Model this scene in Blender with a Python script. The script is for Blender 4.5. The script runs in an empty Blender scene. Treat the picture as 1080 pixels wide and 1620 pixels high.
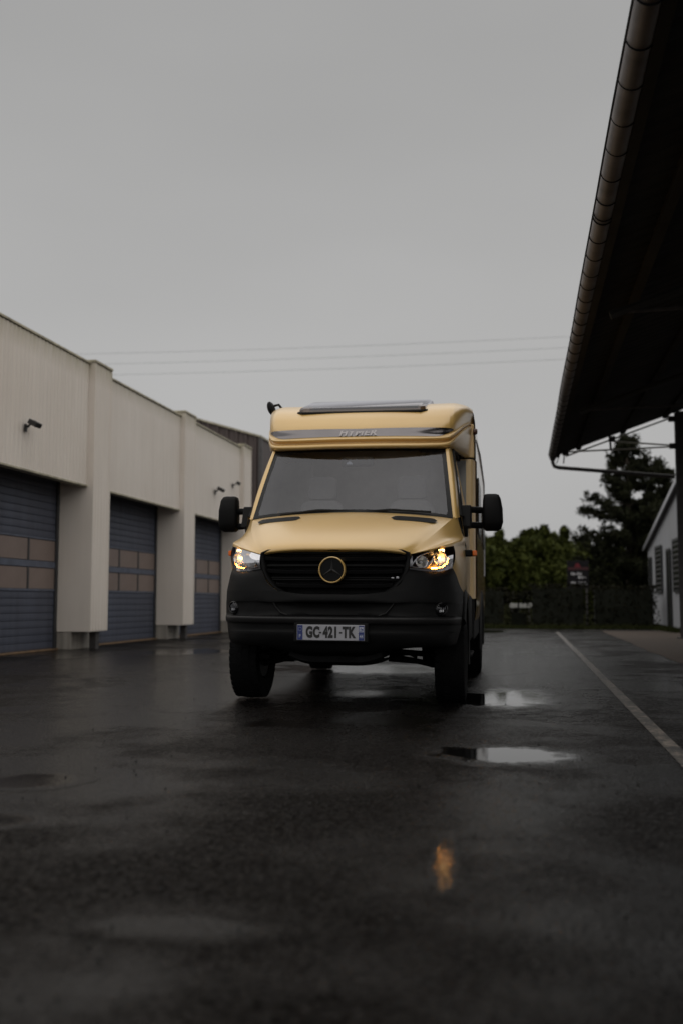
import bpy, bmesh, math, random
from mathutils import Vector, Matrix, Euler, noise as mnoise
random.seed(7)
R = math.radians
scene = bpy.context.scene
col = scene.collection

# ------------------------------------------------------------------ camera, world, sun, exposure
cam_d = bpy.data.cameras.new('camera')
cam = bpy.data.objects.new('camera', cam_d); col.objects.link(cam)
cam_d.sensor_fit = 'VERTICAL'; cam_d.sensor_height = 36.0; cam_d.lens = 35.0
cam_d.clip_start = 0.05; cam_d.clip_end = 2000
cam.location = (0, 0, 0.85)
cam.rotation_euler = (R(90 + 5.08), 0, R(10.468))
cam_d.dof.use_dof = True
cam_d.dof.focus_distance = 7.85
cam_d.dof.aperture_fstop = 1.25
scene.camera = cam

SUN_E, SUN_A = R(78), R(138)             # elevation; azimuth clockwise from +Y
sun_dir = Vector((math.cos(SUN_E) * math.sin(SUN_A), math.cos(SUN_E) * math.cos(SUN_A), math.sin(SUN_E)))
world = bpy.data.worlds.new('World'); scene.world = world
world.use_nodes = True
wt = world.node_tree; wn = wt.nodes; wl = wt.links
bg = wn['Background']; bg.inputs['Strength'].default_value = 0.1
sky = wn.new('ShaderNodeTexSky'); sky.sky_type = 'NISHITA'; sky.sun_disc = False
sky.sun_elevation = SUN_E; sky.sun_rotation = SUN_A
sky.air_density = 2.0; sky.dust_density = 6.0; sky.ozone_density = 1.0
hsv = wn.new('ShaderNodeHueSaturation'); hsv.inputs['Saturation'].default_value = 0.05
hsv.inputs['Value'].default_value = 0.8
wl.new(sky.outputs[0], hsv.inputs['Color'])
wtc = wn.new('ShaderNodeTexCoord')
wmp = wn.new('ShaderNodeMapping'); wmp.inputs['Scale'].default_value = (1.2, 1.2, 3.0)
wl.new(wtc.outputs['Generated'], wmp.inputs['Vector'])
wno = wn.new('ShaderNodeTexNoise'); wno.inputs['Scale'].default_value = 1.6; wno.inputs['Detail'].default_value = 3
wl.new(wmp.outputs[0], wno.inputs['Vector'])
wra = wn.new('ShaderNodeValToRGB')
wra.color_ramp.elements[0].position = 0.25; wra.color_ramp.elements[0].color = (4.35, 4.33, 4.30, 1)
wra.color_ramp.elements[1].position = 0.75; wra.color_ramp.elements[1].color = (4.85, 4.83, 4.80, 1)
wl.new(wno.outputs['Fac'], wra.inputs['Fac'])
wmx = wn.new('ShaderNodeMix'); wmx.data_type = 'RGBA'; wmx.inputs['Factor'].default_value = 0.93
wl.new(hsv.outputs[0], wmx.inputs['A']); wl.new(wra.outputs[0], wmx.inputs['B'])
wsp = wn.new('ShaderNodeSeparateXYZ'); wl.new(wtc.outputs['Generated'], wsp.inputs[0])
wgr = wn.new('ShaderNodeMapRange'); wgr.interpolation_type = 'SMOOTHERSTEP'
for k_, v_ in zip(('From Min', 'From Max', 'To Min', 'To Max'), (.05, .75, 1.0, .78)): wgr.inputs[k_].default_value = v_
wl.new(wsp.outputs['Z'], wgr.inputs['Value'])
wmu = wn.new('ShaderNodeVectorMath'); wmu.operation = 'SCALE'
wl.new(wmx.outputs['Result'], wmu.inputs[0]); wl.new(wgr.outputs[0], wmu.inputs['Scale'])
wl.new(wmu.outputs[0], bg.inputs['Color'])

sl = bpy.data.lights.new('sun', 'SUN'); sl.energy = 1.5; sl.angle = R(140); sl.color = (1.0, 0.96, 0.9)
so = bpy.data.objects.new('sun', sl); col.objects.link(so)
so.location = (0, 0, 30); so.rotation_mode = 'QUATERNION'; so.rotation_quaternion = sun_dir.to_track_quat('Z', 'Y')
scene.view_settings.view_transform = 'Standard'; scene.view_settings.look = 'None'
scene.view_settings.exposure = 0.0; scene.view_settings.gamma = 1.0
scene.view_settings.use_curve_mapping = False
scene.cycles.use_denoising = True
scene.cycles.max_bounces = 8
scene.cycles.transparent_max_bounces = 12
scene.cycles.sample_clamp_indirect = 4

# ------------------------------------------------------------------ helpers
def empty(name, loc=(0, 0, 0), rot=(0, 0, 0)):
    o = bpy.data.objects.new(name, None); col.objects.link(o)
    o.location = loc; o.rotation_euler = rot
    o.empty_display_size = 0.1
    return o

def tag(o, label=None, cat=None, group=None, kind=None):
    if label: o['label'] = label
    if cat: o['category'] = cat
    if group: o['group'] = group
    if kind: o['kind'] = kind
    return o

class MB:
    def __init__(s): s.v = []; s.f = []
    def add(s, v, f):
        n = len(s.v); s.v += [tuple(p) for p in v]; s.f += [tuple(i + n for i in q) for q in f]; return s
    def box(s, x0, x1, y0, y1, z0, z1, m=None):
        v = [(x0, y0, z0), (x1, y0, z0), (x1, y1, z0), (x0, y1, z0), (x0, y0, z1), (x1, y0, z1), (x1, y1, z1), (x0, y1, z1)]
        if m is not None: v = [m @ Vector(p) for p in v]
        return s.add(v, [(0, 3, 2, 1), (4, 5, 6, 7), (0, 1, 5, 4), (1, 2, 6, 5), (2, 3, 7, 6), (3, 0, 4, 7)])
    def grid(s, pts, closed=False):
        nr = len(pts); nc = len(pts[0]); v = [p for r in pts for p in r]; f = []
        for i in range(nr - 1):
            for j in range(nc - 1 + (1 if closed else 0)):
                k = (j + 1) % nc
                f.append((i * nc + j, i * nc + k, (i + 1) * nc + k, (i + 1) * nc + j))
        return s.add(v, f)
    def tube(s, pts, r, n=8, caps=True):
        pts = [Vector(p) for p in pts]; rr = r if isinstance(r, (list, tuple)) else [r] * len(pts)
        rows = []
        up = None
        for i, p in enumerate(pts):
            d = (pts[min(i + 1, len(pts) - 1)] - pts[max(i - 1, 0)]).normalized()
            if up is None:
                up = Vector((0, 0, 1)) if abs(d.z) < .9 else Vector((1, 0, 0))
            a = d.cross(up)
            if a.length < 1e-5: a = d.cross(Vector((0, 1, 0)))
            a.normalize(); b = a.cross(d).normalized(); up = b
            rows.append([p + (a * math.cos(t) + b * math.sin(t)) * rr[i] for t in [2 * math.pi * k / n for k in range(n)]])
        base = len(s.v); s.grid(rows, True)
        if caps:
            s.f.append(tuple(base + k for k in range(n))); s.f.append(tuple(base + (len(pts) - 1) * n + k for k in range(n)))
        return s
    def lathe(s, prof, n=24, m=None):       # prof: (radius, height) about local z, placed by m
        rows = []
        for r, h in prof:
            row = [Vector((r * math.cos(2 * math.pi * k / n), r * math.sin(2 * math.pi * k / n), h)) for k in range(n)]
            if m is not None: row = [m @ p for p in row]
            rows.append(row)
        return s.grid(rows, True)
    def prism(s, poly, axis, a, b):         # extrude a 2-D polygon along an axis
        def P(p, t):
            return {'x': (t, p[0], p[1]), 'y': (p[0], t, p[1]), 'z': (p[0], p[1], t)}[axis]
        n = len(poly); v = [P(p, a) for p in poly] + [P(p, b) for p in poly]
        f = [tuple(range(n))[::-1], tuple(range(n, 2 * n))] + [(i, (i + 1) % n, n + (i + 1) % n, n + i) for i in range(n)]
        return s.add(v, f)
    def mirror(s):
        v = [(-p[0], p[1], p[2]) for p in s.v]; m = MB(); m.v = v; m.f = [tuple(reversed(q)) for q in s.f]; return m
    def mesh(s, name, mat=None, smooth=0):
        me = bpy.data.meshes.new(name); me.from_pydata(s.v, [], s.f); me.update()
        if smooth:
            me.polygons.foreach_set('use_smooth', [True] * len(me.polygons))
            if smooth < 180: me.set_sharp_from_angle(angle=R(smooth))
        if mat: me.materials.append(mat)
        return me
    def build(s, name, mat=None, parent=None, smooth=0, bevel=0, recalc=False):
        me = s.mesh(name, mat, smooth)
        if recalc:
            b = bmesh.new(); b.from_mesh(me); bmesh.ops.recalc_face_normals(b, faces=b.faces); b.to_mesh(me); b.free()
        return inst(name, me, parent, bevel)

def inst(name, me, parent=None, bevel=0, loc=None, rot=None):
    o = bpy.data.objects.new(name, me); col.objects.link(o)
    if parent: o.parent = parent
    if loc: o.location = loc
    if rot: o.rotation_euler = rot
    if bevel:
        md = o.modifiers.new('bevel', 'BEVEL'); md.width = bevel; md.segments = 2; md.limit_method = 'ANGLE'; md.angle_limit = R(40)
    return o

def cr(p0, p1, p2, p3, t):
    t2 = t * t; t3 = t2 * t
    return [0.5 * ((2 * b) + (c - a) * t + (2 * a - 5 * b + 4 * c - d) * t2 + (3 * b - a - 3 * c + d) * t3) for a, b, c, d in zip(p0, p1, p2, p3)]
def spline(pts, n):
    out = []
    for i in range(len(pts) - 1):
        a = pts[i - 1] if i > 0 else [2 * x - y for x, y in zip(pts[0], pts[1])]
        d = pts[i + 2] if i + 2 < len(pts) else [2 * x - y for x, y in zip(pts[-1], pts[-2])]
        for k in range(n): out.append(cr(a, pts[i], pts[i + 1], d, k / n))
    out.append(list(pts[-1])); return out
def loft(rows, nu=4, nv=4, sym=False):
    if sym: rows = [[(-p[0], p[1], p[2]) for p in r[:0:-1]] + list(r) for r in rows]
    rr = [spline(r, nu) for r in rows]
    cols = [spline([r[j] for r in rr], nv) for j in range(len(rr[0]))]
    return [[cols[j][i] for j in range(len(cols))] for i in range(len(cols[0]))]
def lerp(a, b, t): return [x + (y - x) * t for x, y in zip(a, b)]

def text_mesh(name, body, size, mat, parent, m, sx=1.0, bold=0.0, extrude=0.001, shear=0.0, space=1.0):
    cu = bpy.data.curves.new(name, 'FONT'); cu.body = body; cu.size = size; cu.align_x = 'CENTER'; cu.align_y = 'CENTER'
    cu.extrude = extrude; cu.offset = bold; cu.shear = shear; cu.space_character = space; cu.resolution_u = 4
    t = bpy.data.objects.new(name + '_source', cu); col.objects.link(t)
    dg = bpy.context.evaluated_depsgraph_get()
    me = bpy.data.meshes.new_from_object(t.evaluated_get(dg))
    bpy.data.objects.remove(t); bpy.data.curves.remove(cu)
    me.transform(m @ Matrix.Diagonal((sx, 1, 1, 1))); me.name = name
    me.materials.clear(); me.materials.append(mat)
    return inst(name, me, parent)

# ------------------------------------------------------------------ materials
def mat(name):
    m = bpy.data.materials.new(name); m.use_nodes = True
    return m, m.node_tree.nodes, m.node_tree.links, m.node_tree.nodes['Principled BSDF']
def simple(name, c, rough=.5, metal=0, spec=.5, var=.12, scale=6, bump=0, bscale=80, coat=0, detail=3):
    m, n, l, b = mat(name)
    tc = n.new('ShaderNodeTexCoord'); no = n.new('ShaderNodeTexNoise')
    no.inputs['Scale'].default_value = scale; no.inputs['Detail'].default_value = detail
    l.new(tc.outputs['Object'], no.inputs['Vector'])
    ra = n.new('ShaderNodeValToRGB')
    ra.color_ramp.elements[0].position = .3; ra.color_ramp.elements[1].position = .7
    ra.color_ramp.elements[0].color = (*[x * (1 - var) for x in c], 1); ra.color_ramp.elements[1].color = (*[min(1, x * (1 + var)) for x in c], 1)
    l.new(no.outputs['Fac'], ra.inputs['Fac']); l.new(ra.outputs[0], b.inputs['Base Color'])
    b.inputs['Roughness'].default_value = rough; b.inputs['Metallic'].default_value = metal
    b.inputs['Specular IOR Level'].default_value = spec; b.inputs['Coat Weight'].default_value = coat
    if bump:
        n2 = n.new('ShaderNodeTexNoise'); n2.inputs['Scale'].default_value = bscale; n2.inputs['Detail'].default_value = 2
        l.new(tc.outputs['Object'], n2.inputs['Vector'])
        bp = n.new('ShaderNodeBump'); bp.inputs['Strength'].default_value = bump; bp.inputs['Distance'].default_value = .01
        l.new(n2.outputs['Fac'], bp.inputs['Height']); l.new(bp.outputs[0], b.inputs['Normal'])
    return m
def math_node(n, l, op, a, b=None, clamp=False):
    q = n.new('ShaderNodeMath'); q.operation = op; q.use_clamp = clamp
    for i, x in enumerate((a, b)):
        if x is None: continue
        if isinstance(x, (int, float)): q.inputs[i].default_value = x
        else: l.new(x, q.inputs[i])
    return q.outputs[0]

M = {}
# matte gold metallic body paint
m, n, l, b = mat('gold_paint'); M['paint'] = m
tc = n.new('ShaderNodeTexCoord'); no = n.new('ShaderNodeTexNoise'); no.inputs['Scale'].default_value = 2.2; no.inputs['Detail'].default_value = 4
l.new(tc.outputs['Object'], no.inputs['Vector'])
ra = n.new('ShaderNodeValToRGB'); ra.color_ramp.elements[0].position = .3; ra.color_ramp.elements[1].position = .75
ra.color_ramp.elements[0].color = (.755, .475, .142, 1); ra.color_ramp.elements[1].color = (.79, .51, .162, 1)
l.new(no.outputs['Fac'], ra.inputs['Fac']); l.new(ra.outputs[0], b.inputs['Base Color'])
b.inputs['Metallic'].default_value = .12; b.inputs['Roughness'].default_value = .38
b.inputs['Coat Weight'].default_value = 1.0; b.inputs['Coat Roughness'].default_value = .28; b.inputs['Coat IOR'].default_value = 1.75; b.inputs['Specular IOR Level'].default_value = .75
n2 = n.new('ShaderNodeTexNoise'); n2.inputs['Scale'].default_value = 160; l.new(tc.outputs['Object'], n2.inputs['Vector'])
rr = n.new('ShaderNodeMapRange'); rr.inputs['To Min'].default_value = .32; rr.inputs['To Max'].default_value = .46
l.new(n2.outputs['Fac'], rr.inputs['Value']); l.new(rr.outputs[0], b.inputs['Roughness'])

M['plastic'] = simple('black_plastic', (.006, .006, .0063), .5, spec=.14, bump=.12, bscale=260, var=.2)
M['satin_plastic'] = simple('satin_plastic', (.017, .0165, .017), .4, spec=.3, var=.1)
M['gloss_black'] = simple('gloss_black', (.006, .006, .0065), .22, spec=.3, var=.1)
M['seal'] = simple('rubber_seal', (.008, .008, .008), .7, spec=.3)
M['under'] = simple('underbody', (.007, .007, .0075), .8, spec=.15, var=.4, scale=14)
M['rubber'] = simple('tyre_rubber', (.0045, .0045, .005), .75, spec=.12, var=.3, scale=20, bump=.1, bscale=90)
M['rim'] = simple('dark_rim', (.010, .010, .011), .5, spec=.3)
M['chrome'] = simple('chrome', (.75, .75, .76), .12, metal=1, var=.03)
M['bowl'] = simple('lamp_reflector', (.72, .70, .66), .3, metal=1, var=.05)
M['satin'] = simple('satin_silver', (.42, .42, .44), .32, metal=.8, var=.05)
M['stripe'] = simple('cap_stripe', (.25, .235, .24), .2, metal=1, var=.05)
M['stripe_text'] = simple('stripe_lettering', (.40, .375, .375), .35, metal=.9, var=.05)
M['plate_white'] = simple('plate_white', (.37, .37, .40), .4, var=.04)
M['plate_blue'] = simple('plate_blue', (.02, .035, .16), .35, var=.05)
M['plate_ink'] = simple('plate_ink', (.012, .012, .012), .5)
M['plate_pale'] = simple('plate_pale_print', (.4, .42, .5), .45)
M['seat'] = simple('seat_cloth', (.30, .29, .29), .9, var=.04, scale=30)
M['dash'] = simple('dashboard', (.07, .07, .075), .6)
M['cabin'] = simple('cabin_lining', (.42, .41, .39), .9)
M['skylight'] = None
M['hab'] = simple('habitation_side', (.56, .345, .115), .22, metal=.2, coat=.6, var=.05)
m, n, l, b = mat('amber_lens'); M['amber'] = m
b.inputs['Base Color'].default_value = (.75, .16, .015, 1); b.inputs['Roughness'].default_value = .2
no = n.new('ShaderNodeTexNoise'); no.inputs['Scale'].default_value = 60
mr = n.new('ShaderNodeMapRange'); mr.inputs['To Min'].default_value = .12; mr.inputs['To Max'].default_value = .3
l.new(no.outputs['Fac'], mr.inputs['Value']); l.new(mr.outputs[0], b.inputs['Roughness'])
def emit(name, c, s):
    m, n, l, b = mat(name)
    b.inputs['Base Color'].default_value = (.8, .7, .5, 1)
    no = n.new('ShaderNodeTexNoise'); no.inputs['Scale'].default_value = 55; no.inputs['Detail'].default_value = 2
    tc = n.new('ShaderNodeTexCoord'); l.new(tc.outputs['Object'], no.inputs['Vector'])
    mr = n.new('ShaderNodeMapRange'); mr.inputs['From Min'].default_value = .3; mr.inputs['From Max'].default_value = .7
    mr.inputs['To Min'].default_value = s * .5; mr.inputs['To Max'].default_value = s * 1.5
    l.new(no.outputs['Fac'], mr.inputs['Value']); l.new(mr.outputs[0], b.inputs['Emission Strength'])
    b.inputs['Emission Color'].default_value = (*c, 1)
    return m
M['bulb'] = emit('lit_bulb', (1, .52, .15), 40)
M['glow'] = emit('lit_indicator', (1, .36, .045), 60)
def glass(name, tint, refl_lo, refl_gain, rough=.02):
    m = bpy.data.materials.new(name); m.use_nodes = True
    n = m.node_tree.nodes; l = m.node_tree.links; n.remove(n['Principled BSDF'])
    out = n['Material Output']; tr = n.new('ShaderNodeBsdfTransparent'); tr.inputs[0].default_value = (*tint, 1)
    gl = n.new('ShaderNodeBsdfGlossy'); gl.inputs['Roughness'].default_value = rough; gl.inputs['Color'].default_value = (.95, .95, 1, 1)
    no = n.new('ShaderNodeTexNoise'); no.inputs['Scale'].default_value = 1.5
    bp = n.new('ShaderNodeBump'); bp.inputs['Strength'].default_value = .02; l.new(no.outputs['Fac'], bp.inputs['Height']); l.new(bp.outputs[0], gl.inputs['Normal'])
    lw = n.new('ShaderNodeFresnel'); lw.inputs['IOR'].default_value = 1.5
    f = math_node(n, l, 'MULTIPLY', lw.outputs[0], refl_gain); f = math_node(n, l, 'ADD', f, refl_lo, True)
    mx = n.new('ShaderNodeMixShader'); l.new(f, mx.inputs[0]); l.new(tr.outputs[0], mx.inputs[1]); l.new(gl.outputs[0], mx.inputs[2])
    l.new(mx.outputs[0], out.inputs['Surface'])
    return m
M['windscreen'] = glass('windscreen_glass', (.80, .82, .83), .045, .95)
M['side_glass'] = glass('side_glass', (.25, .26, .27), .02, 1.0)
M['skylight'] = glass('skylight_acrylic', (.42, .40, .41), .06, 1.0, .05)
M['lens'] = glass('lamp_lens', (.92, .92, .93), .01, .8)

# painted sheet-metal wall
def wallmat(name, c, streak=.15, moss=True, zt=5.0):
    m, n, l, b = mat(name)
    g = n.new('ShaderNodeNewGeometry'); mp = n.new('ShaderNodeMapping'); mp.inputs['Scale'].default_value = (2.2, 2.2, .18)
    l.new(g.outputs['Position'], mp.inputs['Vector'])
    n1 = n.new('ShaderNodeTexNoise'); n1.inputs['Scale'].default_value = 3; n1.inputs['Detail'].default_value = 5; l.new(mp.outputs[0], n1.inputs['Vector'])
    n2 = n.new('ShaderNodeTexNoise'); n2.inputs['Scale'].default_value = .7; n2.inputs['Detail'].default_value = 4; l.new(g.outputs['Position'], n2.inputs['Vector'])
    ra = n.new('ShaderNodeValToRGB'); ra.color_ramp.elements[0].position = .3; ra.color_ramp.elements[1].position = .65
    ra.color_ramp.elements[0].color = (*[x * (1 - streak) for x in c], 1); ra.color_ramp.elements[1].color = (*c, 1)
    l.new(n1.outputs['Fac'], ra.inputs['Fac'])
    mx = n.new('ShaderNodeMix'); mx.data_type = 'RGBA'; mx.blend_type = 'MULTIPLY'; mx.inputs['Factor'].default_value = .45
    r2 = n.new('ShaderNodeValToRGB'); r2.color_ramp.elements[0].position = .35; r2.color_ramp.elements[1].position = .7
    r2.color_ramp.elements[0].color = (.86, .84, .81, 1); r2.color_ramp.elements[1].color = (1, 1, 1, 1)
    l.new(n2.outputs['Fac'], r2.inputs['Fac']); l.new(ra.outputs[0], mx.inputs['A']); l.new(r2.outputs[0], mx.inputs['B'])
    last = mx.outputs['Result']
    if moss:
        sp = n.new('ShaderNodeSeparateXYZ'); l.new(g.outputs['Position'], sp.inputs[0])
        mr = n.new('ShaderNodeMapRange'); mr.inputs['From Min'].default_value = zt - .35; mr.inputs['From Max'].default_value = zt; mr.inputs['To Max'].default_value = .8
        l.new(sp.outputs['Z'], mr.inputs['Value'])
        k = math_node(n, l, 'MULTIPLY', mr.outputs[0], n1.outputs['Fac'], True)
        m3 = n.new('ShaderNodeMix'); m3.data_type = 'RGBA'; l.new(k, m3.inputs['Factor']); l.new(last, m3.inputs['A']); m3.inputs['B'].default_value = (.26, .235, .10, 1)
        last = m3.outputs['Result']
    l.new(last, b.inputs['Base Color']); b.inputs['Roughness'].default_value = .55
    return m
M['wall'] = wallmat('cream_cladding', (.76, .70, .64), .05)
M['coping'] = wallmat('mossy_coping', (.50, .46, .34), .5, False)
M['plinth'] = wallmat('stained_concrete', (.42, .39, .35), .45, False)
M['brown'] = wallmat('brown_cladding', (.085, .062, .058), .3, False)
M['shedwall'] = wallmat('white_shed_wall', (.44, .45, .48), .15, False)
M['plank'] = wallmat('blue_grey_door', (.072, .082, .118), .3, False)
M['doorframe'] = simple('dark_door_frame', (.03, .032, .036), .5)
M['doorrail'] = simple('blue_door_rail', (.085, .10, .14), .45, var=.2)
M['pane'] = simple('frosted_pane', (.205, .158, .14), .35, var=.08, scale=3)
M['lampblack'] = simple('floodlight_black', (.018, .018, .018), .5)
M['lampglass'] = simple('floodlight_glass', (.05, .05, .055), .1)
M['rust'] = simple('rusty_threshold', (.20, .13, .075), .8, var=.35, scale=5)
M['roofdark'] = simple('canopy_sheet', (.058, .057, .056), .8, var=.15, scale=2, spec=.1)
M['steel_dark'] = simple('dark_steel', (.065, .06, .06), .55, var=.25, scale=8)
M['steel_pale'] = simple('pale_steel', (.78, .78, .72), .5, var=.15, scale=8)
M['zinc'] = simple('zinc_gutter', (.22, .20, .195), .5, metal=.15, var=.28, scale=3.5, detail=6)
M['signdark'] = simple('sign_panel', (.012, .011, .013), .6, spec=.15)
M['signred'] = simple('sign_red', (.14, .006, .014), .6)
M['signwhite'] = simple('sign_white', (.75, .74, .76), .5)
M['bark'] = simple('bark', (.055, .042, .032), .9, var=.4, scale=12)
M['wire'] = simple('cable_black', (.03, .03, .03), .6)
M['shade'] = simple('shed_glass', (.035, .036, .038), .15)
M['shutter'] = simple('grey_shutter', (.06, .058, .056), .6)
M['white_thing'] = simple('white_rail', (.34, .34, .32), .5)
def leafmat(name, c1, c2):
    m, n, l, b = mat(name)
    g = n.new('ShaderNodeNewGeometry'); no = n.new('ShaderNodeTexNoise'); no.inputs['Scale'].default_value = 1.1; no.inputs['Detail'].default_value = 2
    l.new(g.outputs['Position'], no.inputs['Vector'])
    k = math_node(n, l, 'MULTIPLY', g.outputs['Random Per Island'], .5); k2 = math_node(n, l, 'SUBTRACT', no.outputs['Fac'], .22); k = math_node(n, l, 'ADD', k, k2, True)
    mx = n.new('ShaderNodeMix'); mx.data_type = 'RGBA'; l.new(k, mx.inputs['Factor']); mx.inputs['A'].default_value = (*c1, 1); mx.inputs['B'].default_value = (*c2, 1)
    l.new(mx.outputs['Result'], b.inputs['Base Color']); b.inputs['Roughness'].default_value = .65; b.inputs['Specular IOR Level'].default_value = .06
    return m
M['leaf'] = leafmat('bush_leaves', (.018, .026, .007), (.075, .085, .019))
M['needle'] = leafmat('conifer_needles', (.007, .0085, .005), (.028, .030, .014))
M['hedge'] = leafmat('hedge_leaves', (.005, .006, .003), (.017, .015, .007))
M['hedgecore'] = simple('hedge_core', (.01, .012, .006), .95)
M['grass'] = leafmat('grass_blades', (.015, .02, .006), (.045, .05, .016))

# asphalt with wet film and puddles, laid out in world metres
PUD = [  # x, y, rx, ry, strength
    ('pud1', -.20, 8.95, .43, .85, 1.0), ('pud2', -.14, 5.66, .43, .34, 1.0), ('pud3', -.272, 3.30, .040, .17, 1.0), ('pud3', -.290, 3.52, .036, .16, 1.0), ('pud3', -.258, 3.10, .03, .10, .95),
    ('pud4', -5.55, 16.0, .62, 1.0, .95), ('pud5', -2.32, 4.46, .20, .20, .85), ('pud6', -2.05, 3.65, .24, .13, .9),
    ('pud7', -.93, 2.56, .24, .09, .42), ('pud8', -2.0, 12.4, 1.25, .95, .9), ('pud9', -1.5, 9.15, .28, .36, .8),
    ('pud10', -.95, 27.5, .40, 1.3, .9), ('pud11', -6.95, 14.3, .35, .7, .8), ('pud12', .35, 16.6, .75, .8, .55)]
FILM = ((-.10, 4.2, .42, 1.1, .85), (-3.0, 10.0, 1.5, 4.2, 1.0), (-.1, 14.5, 1.3, 8.5, 1.0), (-1.0, 6.3, 1.5, .9, .5), (-.95, 2.6, .5, .25, .5), (-5.6, 14.0, 2.0, 4.0, .9))
m, n, l, b = mat('wet_asphalt'); M['asphalt'] = m
g = n.new('ShaderNodeNewGeometry'); pos = g.outputs['Position']
def noi(scale, detail=3, vec=None, rough=.5):
    q = n.new('ShaderNodeTexNoise'); q.inputs['Scale'].default_value = scale; q.inputs['Detail'].default_value = detail
    q.inputs['Roughness'].default_value = rough; l.new(vec or pos, q.inputs['Vector']); return q.outputs['Fac']
def rng(v, a, b_, c, d):
    q = n.new('ShaderNodeMapRange'); q.interpolation_type = 'SMOOTHSTEP'
    for k, x in zip(('From Min', 'From Max', 'To Min', 'To Max'), (a, b_, c, d)): q.inputs[k].default_value = x
    l.new(v, q.inputs['Value']); return q.outputs[0]
def vor(scale, rnd_=1.0):
    q = n.new('ShaderNodeTexVoronoi'); q.inputs['Scale'].default_value = scale; q.inputs['Randomness'].default_value = rnd_; l.new(pos, q.inputs['Vector']); return q
def OP(op, a, b_=None, clamp=False): return math_node(n, l, op, a, b_, clamp)
nf = noi(170, 3); ng = noi(50, 4, rough=.68); nl = noi(.55, 4); nl2 = noi(1.7, 4); nw = noi(5.5, 4); nd = noi(13, 4, rough=.6)
v1 = vor(62); v2 = vor(125)
sp1 = n.new('ShaderNodeSeparateColor'); l.new(v1.outputs['Color'], sp1.inputs[0])
edge = OP('ADD', OP('MULTIPLY', OP('SUBTRACT', nw, .5), .8), OP('MULTIPLY', OP('SUBTRACT', nl2, .5), .9))
edge = OP('ADD', edge, OP('MULTIPLY', OP('SUBTRACT', nd, .5), .5))
def blob(x, y, rx, ry, a, b_, st):
    mp = n.new('ShaderNodeMapping'); mp.vector_type = 'TEXTURE'; mp.inputs['Location'].default_value = (x, y, 0); mp.inputs['Scale'].default_value = (rx, ry, 100)
    l.new(pos, mp.inputs['Vector'])
    ln = n.new('ShaderNodeVectorMath'); ln.operation = 'LENGTH'; l.new(mp.outputs[0], ln.inputs[0])
    return rng(OP('ADD', ln.outputs['Value'], edge), a, b_, st, 0)
pm = None
glint = rng(noi(75, 3, rough=.6), .44, .56, .12, 1)
for q_, x, y, rx, ry, st in PUD:
    v = blob(x, y, rx, ry, .62, 1.36, st)
    if q_ == 'pud3': v = OP('MULTIPLY', v, glint)
    pm = v if pm is None else OP('MAXIMUM', pm, v)
# stones poke through the thin rim of the water
pm = OP('MULTIPLY', pm, rng(OP('ADD', OP('MULTIPLY', pm, 1.3), OP('MULTIPLY', ng, .9)), .35, 1.05, .45, 1), True)
wet = rng(OP('ADD', OP('MULTIPLY', nl, .65), OP('MULTIPLY', nl2, .35)), .40, .60, 0, .85)
for x, y, rx, ry, st in FILM: wet = OP('MAXIMUM', wet, blob(x, y, rx, ry, .3, 1.3, st))
rough = OP('ADD', rng(wet, 0, 1, .44, .09), OP('MULTIPLY', OP('SUBTRACT', ng, .5), .5))
rough = OP('MAXIMUM', OP('ADD', rough, OP('MULTIPLY', OP('SUBTRACT', sp1.outputs[0], .5), .22)), .06)
mxr = n.new('ShaderNodeMix'); l.new(pm, mxr.inputs['Factor']); l.new(rough, mxr.inputs['A']); mxr.inputs['B'].default_value = .02
l.new(mxr.outputs['Result'], b.inputs['Roughness'])
ra = n.new('ShaderNodeValToRGB'); ra.color_ramp.elements[0].position = .30; ra.color_ramp.elements[1].position = .82
ra.color_ramp.elements[0].color = (.0012, .0010, .0009, 1); ra.color_ramp.elements[1].color = (.023, .0198, .018, 1)
l.new(OP('ADD', OP('MULTIPLY', ng, .65), OP('MULTIPLY', sp1.outputs[1], .35)), ra.inputs['Fac'])
mxc = n.new('ShaderNodeMix'); mxc.data_type = 'RGBA'; mxc.blend_type = 'MULTIPLY'; mxc.inputs['B'].default_value = (.5, .48, .46, 1)
l.new(wet, mxc.inputs['Factor']); l.new(ra.outputs[0], mxc.inputs['A'])
mx2 = n.new('ShaderNodeMix'); mx2.data_type = 'RGBA'; l.new(pm, mx2.inputs['Factor']); l.new(mxc.outputs['Result'], mx2.inputs['A']); mx2.inputs['B'].default_value = (.005, .0047, .0045, 1)
l.new(mx2.outputs['Result'], b.inputs['Base Color'])
spv = OP('ADD', OP('ADD', .01, OP('MULTIPLY', OP('POWER', wet, 2), .17)), OP('MULTIPLY', OP('POWER', sp1.outputs[2], 2), .10))
mxs = n.new('ShaderNodeMix'); l.new(pm, mxs.inputs['Factor']); l.new(spv, mxs.inputs['A']); mxs.inputs['B'].default_value = .28; l.new(mxs.outputs['Result'], b.inputs['Specular IOR Level'])
b.inputs['Specular Tint'].default_value = (1, .93, .885, 1)
hgt = OP('ADD', OP('MULTIPLY', v1.outputs['Distance'], .8), OP('MULTIPLY', v2.outputs['Distance'], .35))
hgt = OP('ADD', hgt, OP('ADD', OP('MULTIPLY', ng, .8), OP('MULTIPLY', nf, .3)))
bp = n.new('ShaderNodeBump'); bp.inputs['Distance'].default_value = .011
l.new(OP('MULTIPLY', OP('SUBTRACT', 1.015, pm, True), rng(wet, 0, 1, .95, .32)), bp.inputs['Strength']); l.new(hgt, bp.inputs['Height'])
l.new(bp.outputs[0], b.inputs['Normal'])

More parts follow.
